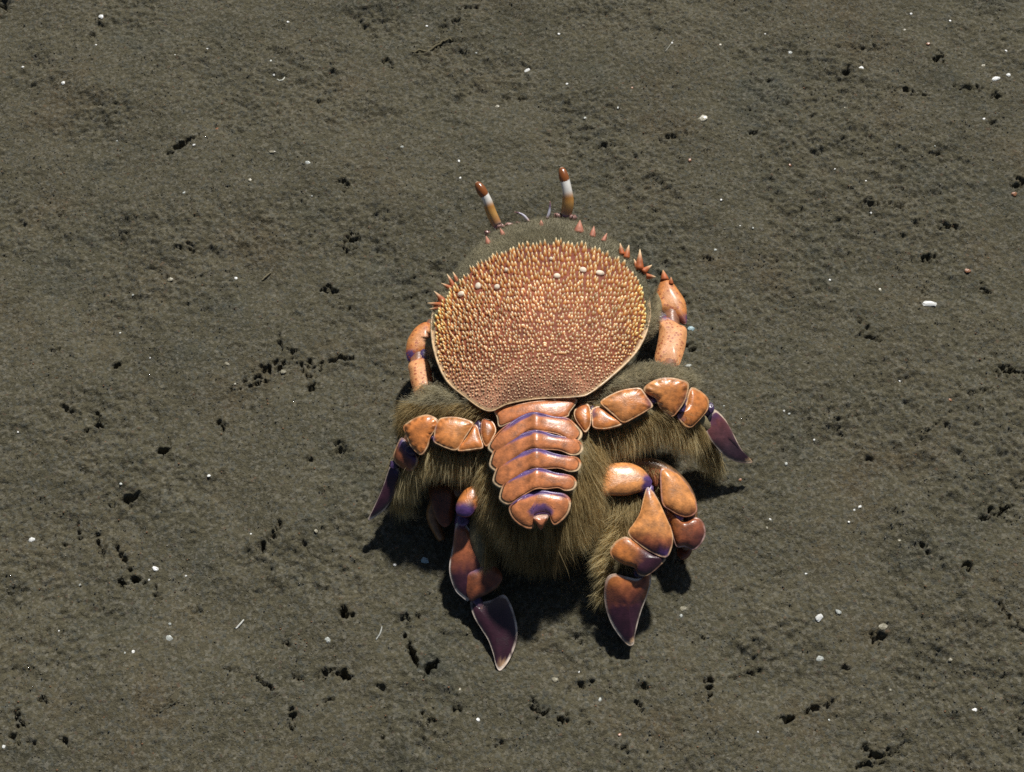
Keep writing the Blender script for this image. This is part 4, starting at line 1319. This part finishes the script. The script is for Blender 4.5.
knuckle(425, 354, 25, 4, 5, cl, (0.12, 0.08, 0.2))


# ------------------------------------------------------------------ the furred body under the shell
def build_body():
    vs, fs, nv = [], [], 0

    def add(v, f):
        nonlocal nv
        vs.append(v)
        fs.extend(tuple(i + nv for i in ff) for ff in f)
        nv += len(v)
    add(*blob(at(541, 318, 27), 0.045, 0.050, 0.0165, 32, 20))
    add(*blob(at(541, 385, 33), 0.034, 0.040, 0.0150, 32, 20))
    add(*blob(at(541, 460, 30), 0.031, 0.034, 0.0165, 32, 20))
    add(*blob(at(542, 500, 27), 0.025, 0.017, 0.0150, 28, 16))

    def limb(path, rad):
        p = spline(np.array([at(*q) for q in path]), 26)
        add(*tube(p, np.interp(np.linspace(0, 1, 26), np.linspace(0, 1, len(rad)), rad) * PXM, 14))
    limb([(570, 420, 35), (610, 420, 37), (650, 414, 36), (685, 418, 30), (708, 430, 20), (722, 448, 12)], [18, 15, 14, 12, 10, 5])       # right front leg
    limb([(500, 432, 35), (465, 438, 37), (430, 441, 36), (410, 452, 29), (400, 475, 18), (395, 498, 11)], [18, 15, 13, 12, 9, 5])        # left front leg
    limb([(570, 400, 37), (610, 390, 39), (650, 378, 36), (680, 385, 32), (692, 392, 28)], [15, 15, 13, 10, 6])                           # right shoulder
    limb([(515, 415, 37), (470, 408, 39), (440, 400, 36), (418, 410, 32), (408, 425, 28)], [15, 14, 12, 10, 6])                           # left shoulder
    limb([(570, 480, 25), (605, 490, 23), (622, 525, 19), (612, 560, 14), (604, 588, 9)], [18, 14, 13, 11, 5])                            # right hind leg
    limb([(520, 490, 24), (490, 505, 22), (480, 540, 17), (492, 580, 10)], [16, 12, 11, 6])                                                # left hind leg
    limb([(575, 465, 22), (615, 465, 20), (650, 472, 18), (670, 492, 15)], [14, 12, 11, 8])                                                # right rear leg
    limb([(600, 350, 28), (640, 330, 26), (655, 310, 22), (660, 290, 18)], [14, 10, 8, 5])                                                 # right claw arm
    limb([(490, 360, 28), (445, 355, 26), (430, 345, 22), (430, 330, 18)], [14, 10, 8, 5])
    V = np.concatenate(vs) - ROOT
    raw = mesh_data('raw_body', V, fs, M_SKIN)
    o = bpy.data.objects.new('raw_body', raw)
    COL.objects.link(o)
    md = o.modifiers.new('join', 'REMESH')
    md.mode = 'VOXEL'
    md.voxel_size = 0.0013
    sm = o.modifiers.new('soften', 'SMOOTH')
    sm.factor = 0.6
    sm.iterations = 6
    dg = bpy.context.evaluated_depsgraph_get()
    me = bpy.data.meshes.new_from_object(o.evaluated_get(dg))
    bpy.data.objects.remove(o)
    bpy.data.meshes.remove(raw)
    n = len(me.vertices)
    cv = np.empty(n * 3, np.float32)
    me.vertices.foreach_get('co', cv)
    nr = np.empty(n * 3, np.float32)
    me.vertices.foreach_get('normal', nr)
    ca = me.color_attributes.new('pigment', 'FLOAT_COLOR', 'POINT')
    cc = np.ones((n, 4), np.float32)
    cc[:, :3] = (0.24, 0.20, 0.115)
    ca.data.foreach_set('color', cc.ravel())
    me.polygons.foreach_set('use_smooth', np.ones(len(me.polygons), bool))
    me.materials.clear()
    me.materials.append(M_SKIN)
    me.name = 'body'
    b = obj('body', me, root)
    tri = []
    for pl in me.polygons:
        tri.append((pl.vertices[0], pl.vertices[1], pl.vertices[2]))
    return b, cv.reshape(-1, 3) + ROOT, nr.reshape(-1, 3)


body, BV, BN = build_body()
bpx, bpy_ = to_px(BV)


def hair_mesh(name, roots, dirs, lens, bend, width, parent, c_root, c_tip, clump=0.45, nclump=None):
    n = len(roots)
    dirs = dirs / (np.linalg.norm(dirs, axis=1, keepdims=True) + 1e-12)
    tip = roots + dirs * lens[:, None] + bend * (lens[:, None] * 0.55)
    # hairs lean together into small tufts
    k = nclump or max(8, n // 14)
    ci = rng.integers(0, n, k)
    near = np.empty(n, int)
    for a in range(0, n, 4000):
        d2 = ((roots[a:a + 4000, None] - roots[ci][None]) ** 2).sum(-1)
        near[a:a + 4000] = ci[d2.argmin(1)]
    tip = tip + (roots[near] + (tip[near] - roots[near]) - tip) * clump * rng.random((n, 1))
    mid = roots + dirs * (lens * 0.42)[:, None]
    m2 = (mid + tip) / 2 + dirs * (lens * 0.10)[:, None]
    keep = np.ones(n, bool)
    for poly in KEEP_CLEAR:
        for q in (roots, m2, tip):
            keep &= ~inside(poly, *to_px(q))
    roots, tip, mid, m2, width, n = roots[keep], tip[keep], mid[keep], m2[keep], width, int(keep.sum())
    sdv = np.cross(tip - roots, rng.standard_normal((n, 3)))
    sdv /= np.linalg.norm(sdv, axis=1, keepdims=True) + 1e-12
    wv = sdv * (width * rng.uniform(0.7, 1.3, n))[:, None]
    V = np.stack([roots - wv, roots + wv, mid - wv * .85, mid + wv * .85, m2 - wv * .55, m2 + wv * .55, tip], 1).reshape(-1, 3)
    o = np.arange(n)[:, None, None] * 7
    T = (np.array([[0, 1, 3], [0, 3, 2], [2, 3, 5], [2, 5, 4], [4, 5, 6]])[None] + o).reshape(-1, 3)
    j = rng.uniform(0.8, 1.2, (n, 1, 1))
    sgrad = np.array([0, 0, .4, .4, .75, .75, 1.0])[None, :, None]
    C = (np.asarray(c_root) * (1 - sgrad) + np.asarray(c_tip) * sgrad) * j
    return part(name, V, T, M_HAIR, C.reshape(-1, 3), parent, kind='stuff')


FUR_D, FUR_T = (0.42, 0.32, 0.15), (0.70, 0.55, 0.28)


def grow_body_fur():
    n = len(BV)
    want = 120000
    pick = rng.integers(0, n, want * 2)
    jit = rng.standard_normal((len(pick), 3)) * 0.0005
    R = BV[pick] + jit
    Nn = BN[pick]
    px, py = to_px(R)
    ok = np.ones(len(R), bool)
    for poly, z in PLATES:
        x0, y0, x1, y1 = poly[:, 0].min(), poly[:, 1].min(), poly[:, 0].max(), poly[:, 1].max()
        c = np.nonzero((px > x0) & (px < x1) & (py > y0) & (py < y1) & ok)[0]
        if len(c):
            ins = inside(poly, px[c], py[c])
            ok[c[ins & (R[c, 2] * 1000 > z - 14)]] = False
    ok &= ~((Nn[:, 2] < -0.75) & (rng.random(len(R)) < 0.8))
    ok &= rng.random(len(R)) < 0.80
    R, Nn, px, py = R[ok], Nn[ok], px[ok], py[ok]
    # comb: outward from the body's middle, down and back towards the tail
    cx = 541.0
    side = np.clip((px - cx) / 60, -1, 1)
    tail = smooth(430, 520, py)
    down = smooth(398, 440, py)
    flow = np.stack([side * (0.55 - 0.25 * tail), -0.35 - 0.75 * down, -0.15 - 0.55 * down], -1)
    fro = smooth(398, 372, py)
    flow = flow * (1 - fro[:, None]) + fro[:, None] * np.stack([side * 0.7, 0.25 + 0 * px, 0.1 + 0 * px], -1)
    D = Nn * (0.55 - 0.15 * down[:, None]) + flow + rng.standard_normal(R.shape) * 0.16
    ln = np.where(py < 400, 0.0028, 0.0066) * rng.uniform(0.6, 1.35, len(R))
    ln = ln * (1 + 0.35 * smooth(440, 500, py) * smooth(100, 70, abs(px - cx)))
    bend = np.stack([0 * px, -0.35 * down, -0.45 * down], -1)
    top = (py < 402)
    G0, G1 = (0.42, 0.385, 0.27), (0.60, 0.55, 0.39)
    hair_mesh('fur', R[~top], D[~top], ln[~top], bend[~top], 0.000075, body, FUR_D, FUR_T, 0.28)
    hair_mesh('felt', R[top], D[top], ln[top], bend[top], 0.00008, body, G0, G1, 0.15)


grow_body_fur()


def fringe(px_line, z_line, n, length, drop, width=0.000095, spread=0.25, side=0.0, jitter=2.5, tip=(0.90, 0.76, 0.44), rootc=(0.50, 0.40, 0.20)):
    """A curtain of long hair below a leg edge: from a picture line at the given heights."""
    p = spline([(x, y, z) for (x, y), z in zip(px_line, z_line)], 60)
    k = rng.uniform(0, 59, n)
    i = k.astype(int)
    f = (k - i)[:, None]
    q = p[i] * (1 - f) + p[np.minimum(i + 1, 59)] * f
    R = at(q[:, 0] + rng.normal(0, jitter, n), q[:, 1] + rng.normal(0, jitter, n), q[:, 2] + rng.normal(0, 1.3, n))
    D = np.array([side, -drop[0], -drop[1]]) + rng.standard_normal((n, 3)) * spread
    ln = 0.88 * length * rng.uniform(0.6, 1.2, n)
    bend = np.tile((side * .2, -0.25, -0.35), (n, 1))
    hair_mesh('fur_fringe', R, D, ln, bend, width, body, rootc, tip, 0.35)


# right and left front legs
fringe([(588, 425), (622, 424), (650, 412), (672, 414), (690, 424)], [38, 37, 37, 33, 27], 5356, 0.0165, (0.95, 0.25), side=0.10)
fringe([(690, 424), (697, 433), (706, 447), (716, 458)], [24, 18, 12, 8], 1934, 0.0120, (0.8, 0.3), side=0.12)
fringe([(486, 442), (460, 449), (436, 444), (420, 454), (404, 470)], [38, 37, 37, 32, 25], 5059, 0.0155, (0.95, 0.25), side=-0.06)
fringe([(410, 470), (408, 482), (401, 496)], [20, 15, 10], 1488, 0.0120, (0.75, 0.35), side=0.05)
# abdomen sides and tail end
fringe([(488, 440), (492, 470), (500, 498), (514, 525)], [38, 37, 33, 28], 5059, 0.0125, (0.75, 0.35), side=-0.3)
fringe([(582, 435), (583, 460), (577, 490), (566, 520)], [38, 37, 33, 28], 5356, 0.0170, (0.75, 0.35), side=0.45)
fringe([(508, 522), (525, 532), (542, 534), (560, 528)], [26, 25, 25, 26], 5952, 0.0190, (0.55, 0.75), side=0.0, spread=0.35, tip=(0.50, 0.38, 0.19), rootc=(0.28, 0.21, 0.10))  # tail hair is browner, and its colour also carries the shade under the telson
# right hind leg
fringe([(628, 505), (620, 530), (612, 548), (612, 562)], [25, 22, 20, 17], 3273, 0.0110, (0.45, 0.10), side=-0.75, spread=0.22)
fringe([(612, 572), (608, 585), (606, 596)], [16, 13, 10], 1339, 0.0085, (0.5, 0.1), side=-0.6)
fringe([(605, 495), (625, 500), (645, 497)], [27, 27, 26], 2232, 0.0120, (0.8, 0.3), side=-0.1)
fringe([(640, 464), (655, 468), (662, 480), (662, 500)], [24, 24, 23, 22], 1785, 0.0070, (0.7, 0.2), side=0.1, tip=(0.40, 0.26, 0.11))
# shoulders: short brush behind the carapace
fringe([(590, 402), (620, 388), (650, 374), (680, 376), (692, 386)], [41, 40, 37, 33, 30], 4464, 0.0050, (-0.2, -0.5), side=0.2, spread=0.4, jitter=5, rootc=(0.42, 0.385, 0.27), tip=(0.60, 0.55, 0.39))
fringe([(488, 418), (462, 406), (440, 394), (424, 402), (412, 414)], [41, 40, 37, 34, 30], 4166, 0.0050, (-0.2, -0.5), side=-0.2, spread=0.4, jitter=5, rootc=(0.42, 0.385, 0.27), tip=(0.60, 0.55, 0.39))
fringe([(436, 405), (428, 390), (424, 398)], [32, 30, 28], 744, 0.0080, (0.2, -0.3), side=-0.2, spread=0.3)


def front_felt():
    n = 26000
    px, py = rng.uniform(428, 656, n * 3), rng.uniform(212, 330, n * 3)
    t, z = cara_tz(px, py)
    ok = (t < 1.0) & (t > 0.5) & ~inside(SPINY + np.array([0, 1.5]), px, py)
    px, py = px[ok], py[ok]
    R = cara_point(px, py)
    Nn = cara_normal(px, py)
    D = Nn * 0.8 + np.array([0, 0.55, 0.1]) + rng.standard_normal(R.shape) * 0.3
    D[:, 0] += (px - 541) / 200
    hair_mesh('felt_fringe', R, D, 0.0015 * rng.uniform(0.5, 1.3, len(R)), np.zeros_like(R), 0.00009, carapace, (0.36, 0.335, 0.24), (0.54, 0.50, 0.36), 0.2)


front_felt()
